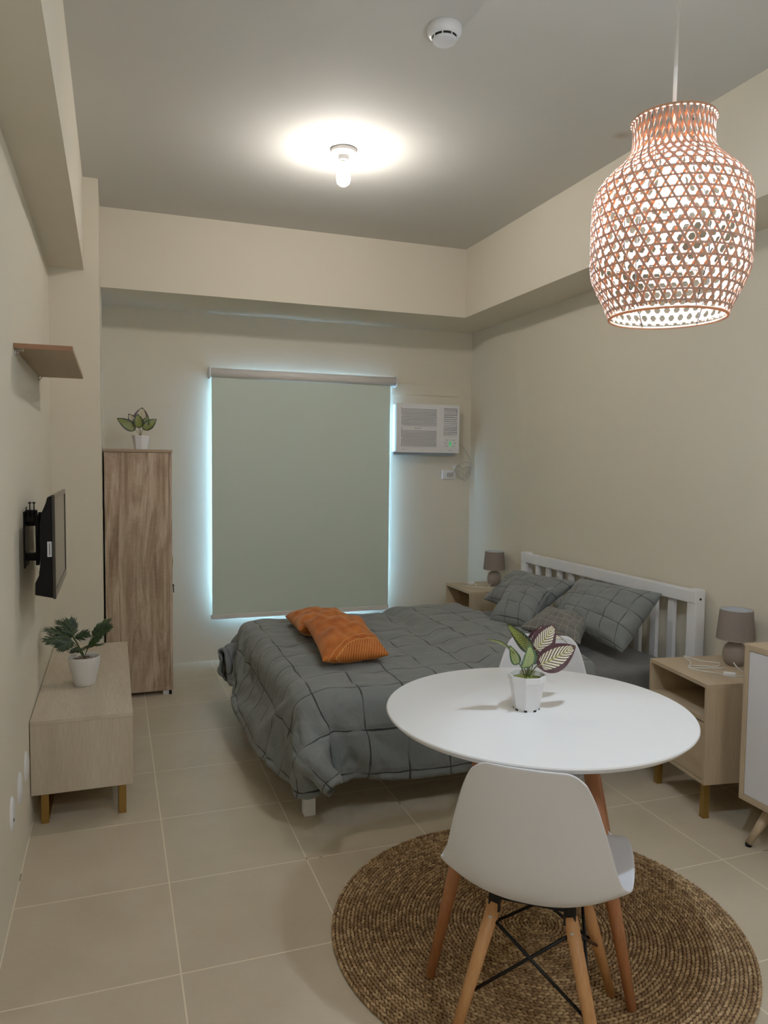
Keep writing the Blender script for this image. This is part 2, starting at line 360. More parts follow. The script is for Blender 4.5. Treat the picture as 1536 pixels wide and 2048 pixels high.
# resting shape of the draped duvet: one row per line of cloth, steps in millimetres (x, then y, then z)
DUVET = [
782,2,-14,20,-10,-22,-4,-22,21,21,18,11,1,5,-10,13,18,26,12,28,23,27,23,28,21,26,29,28,27,26,30,28,28,28,28,27,27,29,28,29,28,27,27,30,28,26,28,26,27,28,29,26,28,25,19,25,21,10,23,27,24,23,
769,4,-19,13,2,-22,-15,12,-7,27,22,13,5,-14,20,-8,28,22,28,11,24,28,27,26,23,29,26,27,29,26,28,27,27,30,28,26,28,28,28,28,28,28,28,29,27,28,28,28,28,24,28,26,23,25,26,14,28,25,17,24,25,24,
773,-24,4,-18,17,-14,-22,0,19,16,13,22,-10,16,-6,28,8,26,25,27,24,26,22,22,28,27,24,27,29,27,27,27,28,28,28,27,28,28,29,28,28,26,30,26,29,26,30,28,29,26,30,25,27,16,26,29,6,28,25,24,26,28,
759,2,-29,-17,14,-19,6,-19,14,23,22,2,20,-12,12,23,27,16,27,30,18,27,26,24,26,24,28,24,29,29,27,27,28,28,26,29,29,27,28,28,28,28,27,28,27,29,28,28,29,25,30,27,27,28,11,25,18,28,24,26,27,23,
743,-5,2,-17,-27,10,-18,14,6,10,16,22,-2,19,-1,26,25,28,21,26,16,30,25,29,20,28,24,28,28,28,28,26,28,29,27,28,29,28,28,29,26,29,27,27,27,30,27,29,27,29,28,26,28,28,29,9,30,16,26,27,26,27,
720,-1,-1,-8,-8,-27,13,-16,12,23,21,6,22,2,12,28,24,25,25,15,28,27,29,18,30,23,28,28,28,27,27,29,28,28,27,28,28,29,27,29,27,28,27,28,27,28,29,27,28,28,30,28,24,28,24,29,11,27,28,26,27,23,
694,10,-8,0,-12,-6,-20,13,11,6,23,21,26,15,-4,21,26,22,24,27,25,26,27,20,29,26,27,27,29,27,29,27,27,29,28,28,28,27,27,30,27,28,27,28,28,29,27,28,29,28,28,25,30,27,27,23,30,13,29,28,22,28,
669,14,-11,4,-9,-13,2,-15,13,24,20,19,26,21,23,-2,27,26,28,20,26,28,18,28,26,28,28,28,28,26,28,28,29,29,26,29,27,29,26,29,28,28,28,28,29,27,29,29,26,29,27,29,27,28,28,26,26,28,16,26,28,24,
664,-9,13,-18,14,-17,-11,3,25,1,28,16,23,19,25,5,27,27,23,24,26,21,28,27,28,27,29,27,27,27,27,29,29,28,28,28,28,26,29,29,27,29,28,30,27,28,29,27,28,28,28,28,28,28,27,28,28,26,30,18,24,28,
654,5,-18,19,-17,14,-1,-16,10,27,-5,21,19,25,25,24,18,22,26,26,21,28,28,27,28,27,29,27,28,28,28,29,26,30,27,29,27,29,28,28,28,28,28,29,29,28,28,27,28,29,27,28,27,30,27,28,28,28,28,29,23,23,
670,-24,10,-11,17,-19,-4,20,-9,10,25,-7,28,25,18,23,26,24,26,23,27,28,28,27,28,28,28,29,26,28,29,28,27,28,30,28,28,28,28,27,29,29,28,28,28,27,28,28,29,29,27,28,29,27,29,28,28,27,29,28,25,26,
668,0,-18,17,7,-5,-19,-4,16,-10,26,-6,22,27,25,19,25,25,26,28,27,29,27,27,28,29,28,30,25,27,29,29,28,28,28,29,28,28,28,29,27,29,28,29,27,29,27,28,28,29,29,28,28,27,29,29,26,29,28,27,29,27,
665,-17,20,5,-13,-5,15,-14,-2,3,5,27,-7,27,23,27,26,26,28,29,28,29,26,27,29,29,27,29,27,28,28,29,28,29,27,29,28,27,30,28,28,28,29,28,27,28,29,29,27,29,28,28,28,28,28,28,28,29,27,29,29,28,
641,9,-8,23,2,-17,5,19,5,1,0,-9,22,4,28,28,29,27,29,28,28,28,29,28,29,28,28,28,28,28,28,28,28,28,29,28,29,27,28,29,28,28,29,27,28,29,28,29,28,28,28,28,29,27,30,28,26,29,29,28,30,28,
633,-5,16,-5,23,1,-13,4,17,6,1,0,-2,20,25,29,30,28,28,29,28,29,29,28,27,29,29,28,27,28,29,28,28,29,29,27,28,29,28,28,28,28,29,28,27,29,29,28,28,28,28,29,29,28,27,29,28,28,28,28,30,29,
612,18,-5,21,-5,12,13,-14,5,11,-4,4,18,11,25,28,29,29,28,29,27,30,29,28,27,29,28,29,28,28,28,29,27,28,28,29,28,29,29,27,28,28,28,30,27,29,28,28,28,29,28,29,28,28,27,30,27,29,29,28,28,29,
615,-5,22,3,20,9,-10,9,-1,-6,9,13,0,20,25,29,28,28,29,27,29,28,29,29,28,29,27,29,27,29,29,27,28,29,28,28,29,28,28,29,29,26,30,27,29,29,26,30,28,29,27,29,28,28,29,28,29,27,29,28,28,28,
592,24,0,20,1,19,3,-10,4,11,7,-6,15,20,24,28,28,28,28,29,28,29,29,27,28,29,28,29,27,28,29,28,29,29,26,30,28,28,28,28,30,28,28,28,28,28,28,29,29,28,27,29,28,29,28,29,28,27,29,28,29,28,
585,8,24,0,20,-3,16,4,6,2,-8,12,22,11,26,28,27,29,27,29,29,29,27,29,29,27,29,28,29,28,29,26,28,30,28,28,28,28,29,28,29,28,28,28,28,29,27,30,27,30,27,28,28,29,29,28,28,28,28,28,29,29,
603,-15,9,23,0,13,-3,8,12,-7,11,24,6,16,24,29,29,27,29,28,28,29,27,30,27,29,29,27,28,28,29,27,29,29,28,28,29,29,26,30,28,27,29,28,29,27,29,29,28,29,27,28,30,28,27,30,27,29,28,29,28,27,
595,9,-8,9,17,0,14,4,-10,12,22,14,6,16,25,29,28,28,27,29,30,26,30,28,28,28,29,28,28,29,27,29,27,30,27,28,30,28,28,29,28,28,27,28,30,28,28,28,28,29,29,28,28,29,28,28,27,30,28,27,29,28,
580,24,6,6,-3,16,0,-6,19,7,23,7,5,16,26,28,28,28,28,28,30,28,28,28,28,29,27,29,29,28,28,29,27,28,29,27,29,29,28,27,29,28,30,27,28,29,28,29,28,28,29,28,28,28,29,27,29,29,28,28,28,29,
583,4,8,17,9,-3,-4,20,6,22,12,2,9,15,27,28,27,29,27,28,29,29,29,26,30,28,29,27,29,28,28,28,28,30,26,30,28,28,29,28,29,28,27,29,27,29,29,27,30,28,27,28,28,29,28,29,29,26,30,28,29,29,
574,16,6,0,16,-6,20,4,22,15,2,10,2,21,24,29,27,28,29,29,27,29,28,28,29,27,29,29,28,28,29,27,28,28,29,29,29,27,29,27,30,28,27,30,28,28,29,27,28,29,27,29,29,28,28,28,29,28,28,29,27,29,
581,-2,1,16,0,20,2,24,15,11,2,9,1,23,24,28,28,29,27,29,28,29,27,30,27,27,29,29,28,28,29,29,28,27,29,28,29,27,30,28,26,30,28,28,29,27,29,28,28,29,29,27,28,29,29,27,29,28,29,29,26,29,
568,18,-11,9,20,4,24,10,17,7,12,-5,10,17,26,28,29,29,28,27,29,29,27,30,27,29,28,28,29,27,30,28,28,28,28,28,30,27,27,30,27,30,27,29,29,28,28,27,29,28,28,28,28,29,28,29,28,29,27,30,27,29,
576,-3,11,0,15,24,10,17,6,17,0,1,15,11,27,28,29,28,28,28,29,28,29,26,29,30,27,29,28,27,28,29,29,28,28,30,27,29,28,27,28,29,28,28,28,29,29,28,28,29,27,30,28,27,28,29,29,29,28,27,29,28,
569,12,-3,13,24,5,19,9,16,1,9,-2,14,14,27,28,29,28,28,28,29,28,28,29,28,28,28,29,28,28,29,27,29,29,28,28,27,29,29,28,29,28,28,28,28,29,28,27,30,29,26,30,28,28,29,27,28,28,29,29,28,28,
576,1,4,23,5,19,8,18,12,3,0,12,2,21,23,29,28,29,27,28,30,28,28,28,28,29,28,29,27,28,28,29,29,27,29,29,28,28,27,29,28,29,28,29,28,28,28,28,30,28,28,27,29,29,28,29,27,29,27,28,29,28,
576,-2,20,2,19,10,15,19,1,11,4,1,8,18,26,29,27,29,28,28,29,28,29,27,30,26,30,27,28,30,27,29,29,26,30,27,30,27,28,28,29,29,27,28,28,29,28,30,28,28,27,30,27,28,28,28,30,28,27,30,27,28,
570,14,1,18,8,14,22,7,11,3,6,-1,17,12,27,28,29,28,27,29,28,28,27,29,29,29,27,29,27,30,27,29,28,29,27,28,29,28,28,28,30,26,29,29,28,29,28,29,27,28,29,29,27,28,30,28,29,28,28,27,28,28,
574,2,15,7,18,13,21,4,9,8,6,-3,12,18,26,28,28,28,28,27,30,27,29,28,27,29,28,29,28,28,28,29,28,28,29,29,27,29,27,30,28,27,30,27,29,28,29,28,27,29,28,30,27,29,28,27,28,30,27,28,29,29,
579,-2,16,3,17,22,13,6,10,3,10,-3,10,24,22,28,28,30,26,28,29,28,29,28,27,28,28,30,27,29,29,28,27,30,28,27,28,29,28,28,28,29,28,29,27,29,29,28,28,28,29,28,27,30,27,30,26,31,27,27,29,29,
574,11,1,8,24,17,15,9,3,10,-4,12,4,22,24,29,27,27,29,28,28,29,28,28,29,28,29,28,28,27,30,27,30,27,30,27,29,26,30,28,28,28,29,28,28,29,27,30,29,27,28,28,28,28,30,28,28,27,29,28,29,28,
576,1,11,7,23,13,21,2,15,-2,8,1,10,18,27,27,29,27,28,30,28,26,29,29,28,29,28,28,29,28,28,28,28,28,28,30,28,27,29,28,28,29,29,28,28,29,27,28,28,30,27,29,28,28,29,28,28,28,29,28,28,28,
567,13,1,19,14,24,8,16,2,11,-3,2,16,14,26,30,27,28,29,28,27,29,27,29,29,27,30,26,29,29,28,29,28,29,28,27,28,29,28,28,28,28,30,28,28,28,28,28,29,29,27,29,28,29,28,27,28,30,27,29,29,27,
571,2,14,8,26,15,16,5,13,4,-5,11,6,18,28,27,28,27,28,30,27,29,28,29,27,29,29,28,28,27,30,27,29,27,30,28,28,29,29,27,28,28,28,30,27,28,30,28,28,28,28,28,28,30,26,29,29,29,27,29,29,26,
570,4,14,10,26,15,8,17,1,5,0,2,18,14,28,28,27,28,28,28,29,28,28,30,27,27,30,28,29,27,29,29,27,29,28,29,28,28,28,27,30,28,28,28,28,30,28,28,28,29,27,28,28,29,29,28,28,27,29,28,30,27,
567,9,5,23,23,7,18,10,5,3,5,-3,12,23,25,28,28,27,29,28,28,29,28,27,30,27,30,27,28,28,30,26,30,28,29,27,28,29,29,28,28,28,29,27,29,29,28,28,28,28,29,28,28,27,29,29,27,30,27,30,27,29,
566,4,15,17,27,6,15,14,5,5,-4,4,10,21,27,28,28,28,28,28,28,28,28,28,30,28,28,28,29,27,29,29,27,29,28,28,30,26,29,29,28,29,28,29,28,27,29,28,28,29,27,28,30,28,28,27,29,30,28,28,28,28,
561,14,9,23,23,5,16,12,4,10,-5,0,12,22,26,28,28,28,28,28,30,27,28,28,29,29,27,29,27,30,27,29,29,27,28,29,28,27,29,29,28,28,29,27,28,29,29,28,28,29,28,27,30,29,27,28,30,28,28,28,28,28,
563,5,18,24,20,6,11,11,17,-5,-2,10,6,26,22,28,28,29,28,28,28,28,28,29,28,29,28,29,28,28,27,30,27,30,27,29,28,27,30,28,27,29,27,29,29,29,27,29,29,28,28,28,28,28,28,28,30,28,28,28,29,29,
556,13,23,12,24,7,15,16,6,-7,10,0,11,20,29,26,29,28,26,30,26,30,28,28,28,29,27,29,28,29,28,28,28,28,30,28,28,28,28,29,28,29,27,30,27,29,27,30,28,28,29,27,28,28,30,28,27,29,28,28,28,30,
554,21,14,23,6,25,17,3,11,-6,0,12,7,19,27,28,29,26,29,28,28,29,28,28,30,28,28,28,27,30,27,28,30,27,29,29,28,27,28,30,28,28,29,27,29,27,28,29,29,28,29,28,28,27,29,28,28,29,28,28,28,30,
556,16,25,13,14,10,26,10,-3,2,-1,8,18,13,27,28,27,28,29,28,28,29,27,30,26,30,28,27,29,28,29,29,28,27,29,29,28,27,30,27,29,29,28,28,29,28,28,28,28,28,29,27,30,27,29,28,28,29,27,29,29,28,
554,24,22,9,13,11,24,11,4,-6,0,12,10,23,23,29,27,28,27,30,27,29,29,27,29,27,29,29,28,29,27,28,29,28,29,27,30,28,27,29,28,29,27,28,28,30,28,28,28,28,28,29,28,29,28,28,29,27,28,28,30,28,
558,19,25,12,2,14,26,10,6,-4,-2,9,19,12,28,28,28,28,27,29,28,28,29,28,29,28,28,28,30,27,28,29,29,27,29,28,29,27,29,27,29,30,26,29,29,28,28,28,28,28,29,28,28,28,29,28,28,30,27,28,29,29,
552,29,24,1,12,10,28,6,10,-2,-5,13,11,17,28,28,29,27,28,28,28,30,28,28,28,28,28,28,29,28,29,28,29,29,26,29,29,28,29,27,28,29,29,26,29,29,29,27,30,27,29,27,29,28,28,29,28,29,28,27,30,28,
565,9,28,-1,7,24,9,22,9,-7,8,1,19,13,29,27,30,27,28,27,30,28,27,29,29,28,29,28,28,29,27,29,27,29,29,28,28,29,28,28,29,27,28,28,30,27,28,30,26,29,28,28,29,28,29,28,29,28,28,28,30,28,
563,24,0,26,13,-2,24,0,20,4,-6,15,9,17,28,28,28,28,27,29,29,28,28,29,28,28,29,26,30,29,27,29,27,29,29,27,29,28,30,26,28,30,28,28,28,30,26,30,28,27,29,28,28,30,26,29,28,29,29,27,28,30,
578,2,26,-11,15,27,17,-11,10,17,-1,9,16,14,28,27,28,28,28,28,29,28,29,27,28,30,28,27,29,28,28,28,29,29,27,30,27,30,28,28,26,30,28,29,28,27,29,29,28,28,28,29,28,28,29,28,27,29,29,29,28,27,
581,17,3,16,-18,17,26,13,-9,11,19,2,14,16,28,28,28,27,28,29,29,27,29,29,27,29,28,27,29,28,29,29,28,28,28,29,27,30,28,27,29,28,29,27,29,28,29,28,27,30,29,27,28,29,27,29,29,28,27,29,29,28,
580,26,14,4,-17,16,5,27,3,-6,11,20,6,25,22,27,29,28,29,28,27,28,29,28,28,29,29,28,28,27,30,28,28,28,28,29,28,29,28,28,28,28,29,28,29,27,29,29,28,29,27,28,29,29,28,27,29,27,30,28,28,28,
583,25,24,-18,7,-8,21,2,27,-1,6,2,24,14,29,28,27,29,27,28,30,27,29,28,28,29,29,27,27,30,28,29,27,28,28,28,29,29,27,29,30,27,29,28,28,28,28,28,28,29,27,30,27,30,28,27,29,28,29,28,29,28,
583,15,26,6,-24,14,3,22,-1,26,-3,13,3,28,25,28,28,28,29,27,28,30,28,28,28,30,26,28,30,28,28,28,28,30,28,27,29,28,28,30,26,30,26,30,28,28,28,29,29,27,29,28,28,28,29,27,29,29,28,27,29,28,
600,-16,28,22,-20,-2,16,3,24,-5,23,-3,14,25,29,26,29,29,26,29,29,28,28,29,29,27,27,29,28,29,27,29,28,28,30,27,29,28,30,26,29,28,28,29,28,28,29,29,28,27,29,28,29,28,29,27,28,29,28,28,29,27,
581,13,3,28,11,-19,3,14,7,24,-10,13,27,13,28,29,29,26,30,28,28,27,29,29,27,29,29,29,27,28,28,29,29,28,28,29,27,28,30,28,28,28,28,29,28,28,28,29,27,29,28,29,28,28,29,28,27,29,29,27,29,28,
587,-1,21,-5,25,13,-18,2,7,28,4,18,7,28,20,29,28,28,29,27,30,27,28,29,28,29,29,27,29,28,28,29,27,28,29,28,29,27,28,29,29,29,28,29,26,30,27,28,30,27,28,30,27,29,28,28,29,28,27,28,29,28,
582,20,-8,20,-8,23,15,-12,11,2,28,7,6,26,29,24,29,27,29,28,28,30,27,29,26,30,29,28,27,29,29,28,27,29,29,28,27,29,29,28,28,28,30,26,28,29,28,28,29,29,28,28,29,28,27,29,28,30,27,27,30,27,
583,11,24,-7,9,-8,12,26,-10,1,19,27,1,23,28,28,27,28,28,29,29,27,28,28,30,27,29,29,27,28,28,30,27,28,29,29,27,29,28,28,28,29,27,28,29,29,28,28,28,28,30,28,27,29,29,28,27,30,27,29,28,28,
576,29,19,16,-9,-7,18,-7,21,4,-8,28,8,23,28,28,28,27,29,28,27,29,29,28,28,29,28,27,28,29,29,28,28,28,30,26,28,30,28,29,27,28,29,28,29,28,28,28,28,29,29,27,29,29,27,28,29,29,27,29,28,28,
574,21,25,24,14,-8,-9,22,-17,4,18,-1,30,13,28,28,28,29,27,30,28,28,29,27,30,28,28,28,28,29,28,27,29,27,30,28,29,27,28,28,28,28,29,30,27,28,29,29,27,28,29,29,27,29,29,27,29,27,28,29,28,28,
569,29,20,14,28,11,-1,-15,17,-20,20,-2,14,27,27,27,28,29,29,27,30,28,28,28,28,29,29,27,29,28,27,30,27,30,28,29,27,28,29,28,29,27,29,28,28,28,29,28,29,28,28,28,29,27,29,28,29,28,28,27,29,27,
570,23,7,26,18,25,13,-2,-20,18,-18,26,-3,29,24,28,28,30,28,29,28,28,28,29,28,29,27,29,28,29,26,29,29,28,28,29,29,28,28,28,28,28,30,28,27,29,29,27,29,28,29,27,29,29,27,27,30,27,28,28,28,28,
560,27,4,19,27,21,15,1,8,-22,22,-12,27,10,29,28,29,27,28,30,28,28,28,29,29,27,29,30,27,28,28,29,28,28,29,29,28,27,29,28,29,27,30,27,29,28,28,28,28,28,29,28,27,29,27,29,27,29,29,26,29,28,
566,8,29,18,-4,16,17,18,-6,15,-15,23,-3,25,27,29,29,28,28,30,28,28,29,28,28,29,28,29,27,28,29,29,28,29,27,29,29,27,29,28,28,30,28,26,29,28,29,28,28,27,29,27,29,28,28,28,28,28,28,28,29,28,
552,22,13,19,16,-6,13,14,19,-10,21,-7,20,20,28,29,29,29,28,28,28,29,30,27,29,28,29,27,30,28,28,28,28,28,28,29,28,30,26,29,28,28,29,27,29,27,29,29,28,27,28,29,29,25,29,28,29,28,26,29,29,28,
532,20,24,22,-3,13,10,18,-1,16,0,29,14,13,27,29,29,28,28,30,28,28,30,28,28,28,28,28,28,29,29,29,28,28,28,29,27,29,28,28,28,28,28,28,29,27,28,28,28,28,30,28,26,29,28,27,27,28,29,28,28,28,
545,-3,28,6,-2,21,-1,18,28,-13,27,6,23,26,27,28,29,29,28,28,28,29,29,27,28,29,28,28,29,29,27,29,28,29,27,28,30,28,28,27,30,26,29,28,30,26,29,28,27,28,28,28,28,27,28,28,27,28,28,26,29,29,
565,-27,16,-6,22,4,29,19,11,4,-3,27,27,28,25,27,27,26,30,27,29,27,30,27,29,27,31,27,28,28,28,29,29,27,28,28,29,29,28,27,29,28,28,28,28,28,28,28,28,27,28,27,28,28,28,27,28,27,26,28,28,29,
550,11,-17,22,-8,27,2,27,-12,11,25,28,27,27,26,25,28,25,26,30,27,29,27,29,28,28,28,28,28,29,27,29,29,29,27,28,30,27,29,28,28,26,29,28,29,28,27,27,28,28,30,26,27,27,28,28,26,28,26,26,28,28,
549,-3,26,12,-18,22,-12,22,-2,22,26,28,23,26,29,24,28,30,22,26,28,26,29,28,28,29,28,29,27,28,29,29,28,28,28,28,28,28,28,28,29,29,28,25,30,28,27,28,28,27,29,26,26,28,28,27,27,25,26,27,28,28,
533,27,2,30,3,-19,12,-6,25,17,27,25,26,26,24,28,24,29,29,23,23,27,29,27,29,27,29,28,29,28,28,29,28,28,28,28,28,29,27,28,29,28,27,28,29,25,30,27,26,30,25,27,27,28,28,27,21,28,27,28,27,28,
539,13,28,-4,24,0,-18,22,4,26,26,18,29,21,28,26,29,24,28,17,28,28,28,27,28,28,29,29,28,29,27,28,29,27,29,27,29,29,27,27,30,26,28,28,28,27,29,26,28,27,26,29,28,24,29,24,29,22,26,28,25,27,
566,-3,12,29,-11,-3,24,-8,21,11,28,24,14,28,26,29,24,29,25,30,17,29,23,27,28,27,29,29,28,29,27,28,30,27,29,27,28,28,27,29,29,27,28,27,28,28,26,27,30,26,28,24,30,27,27,25,27,19,28,22,28,28,
567,20,0,27,9,-17,26,4,-5,24,7,30,23,18,29,23,29,29,27,27,27,21,28,18,27,29,29,27,28,29,28,28,28,29,28,28,29,27,27,28,28,28,29,26,28,27,26,28,29,28,22,29,26,29,27,27,25,26,18,22,27,23,
585,3,20,0,27,-6,18,-11,23,-10,14,25,28,20,28,24,29,26,29,26,24,28,20,28,21,28,29,28,28,28,29,27,28,27,30,27,28,28,29,27,28,28,29,26,27,30,26,25,27,26,26,28,30,26,27,25,30,22,29,20,10,24,
599,8,4,17,1,23,-7,17,-8,20,-8,29,25,17,25,28,26,27,25,26,24,24,28,25,21,30,29,28,29,28,28,28,28,28,27,28,29,28,29,28,27,27,29,27,27,30,23,29,24,26,28,27,29,28,24,29,24,24,27,24,25,6,
616,12,-1,20,-3,4,23,-11,14,-6,20,1,29,27,18,26,29,23,27,21,28,27,28,26,23,28,25,28,28,29,29,28,28,29,28,28,27,28,29,27,30,27,25,30,26,28,22,28,27,27,29,26,26,29,26,22,26,28,22,26,16,28,
623,17,4,14,15,-7,-4,16,-8,12,6,12,10,28,29,23,20,29,21,28,28,26,27,28,27,23,28,27,30,28,28,28,28,28,27,28,27,30,29,27,29,29,23,27,29,29,26,22,28,27,28,29,27,23,23,27,26,21,23,28,27,4,
2742,-22,-15,5,-24,-5,-20,-10,-15,4,20,24,25,25,23,22,23,-11,25,-5,14,4,-11,4,-17,7,6,-3,-9,7,-3,3,-5,7,-6,6,-6,-2,4,-3,4,-8,5,-1,5,-7,-6,-10,-8,-3,0,-7,10,-11,19,-10,17,27,-6,6,-16,12,
2737,7,-17,-3,-20,-2,-21,-5,-19,9,7,22,27,16,19,28,2,16,-3,25,-15,-7,8,-9,16,-2,-9,11,-2,-8,8,-7,7,-6,4,-6,9,0,-3,4,-4,3,-9,3,-6,7,0,-4,-4,-13,-7,10,-13,10,-14,25,-4,12,19,-16,11,-14,
2760,-13,-3,-18,0,-20,-8,-22,7,-18,25,17,18,25,18,9,27,10,-15,7,15,-13,-18,18,2,-9,14,-7,2,8,-7,7,-8,5,-6,9,-3,6,1,-6,6,-9,3,-9,5,-5,-2,-1,0,10,-5,-10,9,-17,7,-10,29,11,-10,10,-14,-3,
2778,-10,-13,-16,-2,-17,-12,-19,-16,12,6,23,21,21,24,16,-5,25,6,-1,-21,-2,-11,17,-8,16,-3,11,2,-8,6,-10,1,3,8,-6,4,-5,0,7,-8,6,-8,7,-8,2,4,2,1,-10,-2,10,-9,8,-21,-10,24,7,13,-12,4,-14,
2758,16,-2,-15,-11,-11,-18,-3,-17,-14,24,15,22,20,26,14,-11,7,22,-10,-22,-6,10,-2,19,0,13,1,-8,5,-9,7,3,3,-9,3,-2,5,-6,0,6,-7,10,-6,4,2,-5,5,1,-1,-1,-12,9,-3,0,-23,1,25,-9,0,10,-5,
2758,-2,19,1,-16,-19,-6,-20,-10,5,-6,28,14,28,26,-1,15,-12,16,-22,-9,11,-6,18,5,11,-8,6,-4,-7,9,-3,6,-3,-8,3,7,1,3,-1,-8,9,-6,7,-5,6,0,-8,-2,2,-5,7,-11,-8,15,2,-23,2,5,12,-5,16,
2757,19,6,-21,9,-10,-26,10,-14,-16,15,8,14,21,28,19,-13,15,-17,0,-12,13,1,19,3,-11,6,-8,-1,8,-4,7,-8,-2,6,3,-3,7,-8,1,8,-8,6,-5,6,-2,2,0,0,-8,6,-12,-3,7,-12,16,3,-23,8,-2,14,-2,
2772,20,-16,4,-23,-2,5,-17,-7,6,0,18,14,-1,17,28,-5,14,-9,-19,10,-3,19,1,-10,8,-9,5,4,-8,8,-6,2,1,-3,0,6,-8,10,2,-7,7,-6,-2,0,0,-3,1,8,2,-6,6,-4,-6,4,-12,12,5,-21,8,1,15,
2800,-7,12,-16,-3,-6,-6,-6,-6,1,7,-9,17,19,-9,28,12,-2,-20,11,-9,19,-3,-9,7,-7,3,6,-9,8,-8,5,-3,1,6,-2,-6,7,-4,-2,9,2,1,0,-3,-8,2,-3,0,8,-4,7,-7,6,-7,3,-9,10,5,-21,14,6,
2827,-4,-7,-2,-10,1,-11,1,-12,9,-12,-2,22,-4,-2,16,20,-18,10,-12,16,-7,-3,9,-8,8,3,-10,3,-6,7,-4,6,2,-7,-2,6,-6,1,5,-3,0,1,2,3,3,-8,2,-6,1,10,-4,5,-1,0,-6,2,-7,4,9,-18,18,
2847,2,-8,-4,-13,6,-12,-1,-6,-8,1,-9,7,16,-14,20,-10,13,-15,16,-7,2,5,-7,7,-6,7,-2,-10,7,-3,5,-2,-1,3,-2,-6,6,1,-3,4,1,-3,2,-4,7,-1,-6,5,1,-6,6,1,-5,6,-3,-7,5,-3,8,-12,8,
2877,-11,3,-13,-6,-8,3,-3,-5,-8,5,-11,-5,9,1,-14,15,-11,12,-6,6,1,-7,7,-6,2,-6,0,10,-7,5,-1,4,-1,-7,0,2,0,2,3,-7,1,-1,0,8,-5,0,5,-5,-1,3,-6,-1,8,-6,-1,5,-2,5,-5,-2,2,
2902,-14,4,-8,-9,-8,-1,3,-4,-9,-10,1,-10,5,-10,4,-7,9,-5,1,-2,0,6,-5,1,-2,2,4,-6,5,-5,-2,0,1,6,2,-3,-3,1,-2,4,-1,1,3,-7,-1,0,0,1,-1,-1,1,6,-5,2,2,-4,0,1,-1,1,0,
2918,-3,-12,9,-10,-6,-6,0,-8,-8,-5,-5,2,-16,0,-1,2,-1,2,-2,1,-1,0,1,1,4,-4,-2,1,-1,1,4,-4,-1,0,-1,1,5,-5,2,0,0,0,-2,3,0,-1,2,-2,1,0,0,-2,0,1,-1,-1,1,0,0,-1,-1,
2945,-12,-2,-11,9,-9,-2,-8,-2,-5,-6,-5,-8,-5,-3,-1,1,0,0,0,1,1,0,1,-2,-1,2,0,-2,1,0,-1,0,1,1,-1,-1,0,0,3,-1,-2,1,0,1,-2,2,-1,-1,0,0,0,1,1,-2,0,1,-1,0,-1,1,-2,
2964,-2,-10,-3,3,-5,-5,-4,-6,-2,-8,-5,-4,-5,-2,-2,1,0,0,1,-2,2,0,-1,0,1,-1,1,-1,0,1,0,-1,0,1,-1,0,0,1,-2,0,0,1,1,-1,1,-2,2,-2,2,-1,1,0,0,-1,1,-2,1,-1,2,-2,0,
2992,-9,-3,-5,1,-2,-7,-1,-6,-5,-5,-6,-5,-3,-2,0,0,0,0,-1,1,0,0,0,0,0,0,1,-1,0,1,-1,0,1,-1,0,0,-1,0,1,0,-2,2,0,0,0,-1,1,0,0,0,0,0,0,0,0,0,-1,1,-1,1,-2,
3003,9,-8,0,-6,3,-5,-6,-3,-5,-3,-9,-3,-1,-3,0,0,-1,0,0,0,1,0,-1,0,1,0,0,1,-1,0,-1,1,0,-1,2,0,-1,-1,0,0,1,-1,2,-1,-1,0,1,0,-1,1,0,0,-1,0,0,0,1,0,-1,0,0,
3031,-6,7,-7,3,-9,4,-5,-4,-4,-8,-4,-2,-2,-1,-1,0,-1,-1,2,-1,1,0,-2,2,-1,0,-1,0,0,0,2,-1,-1,0,0,2,-1,-1,0,1,0,-1,1,-1,0,2,0,0,0,0,-2,2,0,0,0,-1,0,-1,1,1,0,
3053,1,-4,4,-5,-1,-2,-5,1,-9,-3,-5,-2,-1,-1,0,-1,0,-1,1,-1,1,0,0,-1,1,0,-1,1,-1,0,0,1,0,0,0,0,0,0,0,0,0,0,0,-1,1,0,0,0,-1,1,0,0,0,0,0,-1,1,-1,1,-1,0,
3082,-5,4,-3,0,-4,-2,-1,-8,-2,-5,-3,-1,-1,-1,0,0,-1,-1,0,0,1,-1,1,0,0,0,-1,0,1,-1,1,-1,1,-1,0,1,-1,0,0,1,-1,0,0,2,-2,0,1,-1,0,1,0,0,0,-1,0,0,1,-1,0,0,0,
3106,2,-1,-1,-1,-3,-2,-7,-3,1,-8,-1,-1,-1,-1,0,-1,0,0,-1,1,-1,1,-1,1,0,0,-2,2,-1,1,-1,1,-1,0,0,-1,1,0,1,-1,-1,1,0,1,-2,1,0,-1,0,2,-2,0,1,-1,0,1,-1,0,0,2,-2,
3134,-3,-1,4,-1,-4,-3,-6,-2,-6,0,-2,-1,0,-1,0,-2,0,0,-1,0,1,1,-1,-1,0,0,1,-1,1,1,-1,0,0,0,0,0,-1,0,1,1,-1,0,0,-1,1,0,0,-1,1,0,-1,0,1,-1,1,-1,1,0,0,-1,2,
3160,0,0,-2,2,-4,-5,-1,-8,-1,-1,-2,-1,0,-1,0,-1,-1,1,-1,0,0,0,1,-1,0,0,1,-1,1,0,0,-1,0,0,0,0,0,0,1,-1,0,1,0,-1,0,0,0,0,0,1,-1,0,0,1,0,-1,1,-1,1,0,0,
3189,-2,-2,2,-2,-3,-4,-5,-2,-1,-1,0,-2,-1,0,-1,-1,-1,1,-1,-1,1,0,0,0,1,-1,1,-2,1,1,-1,1,-1,0,0,-1,0,1,0,-1,2,-2,0,0,2,-1,0,0,1,-1,1,-1,0,-1,0,1,-1,0,1,1,-2,
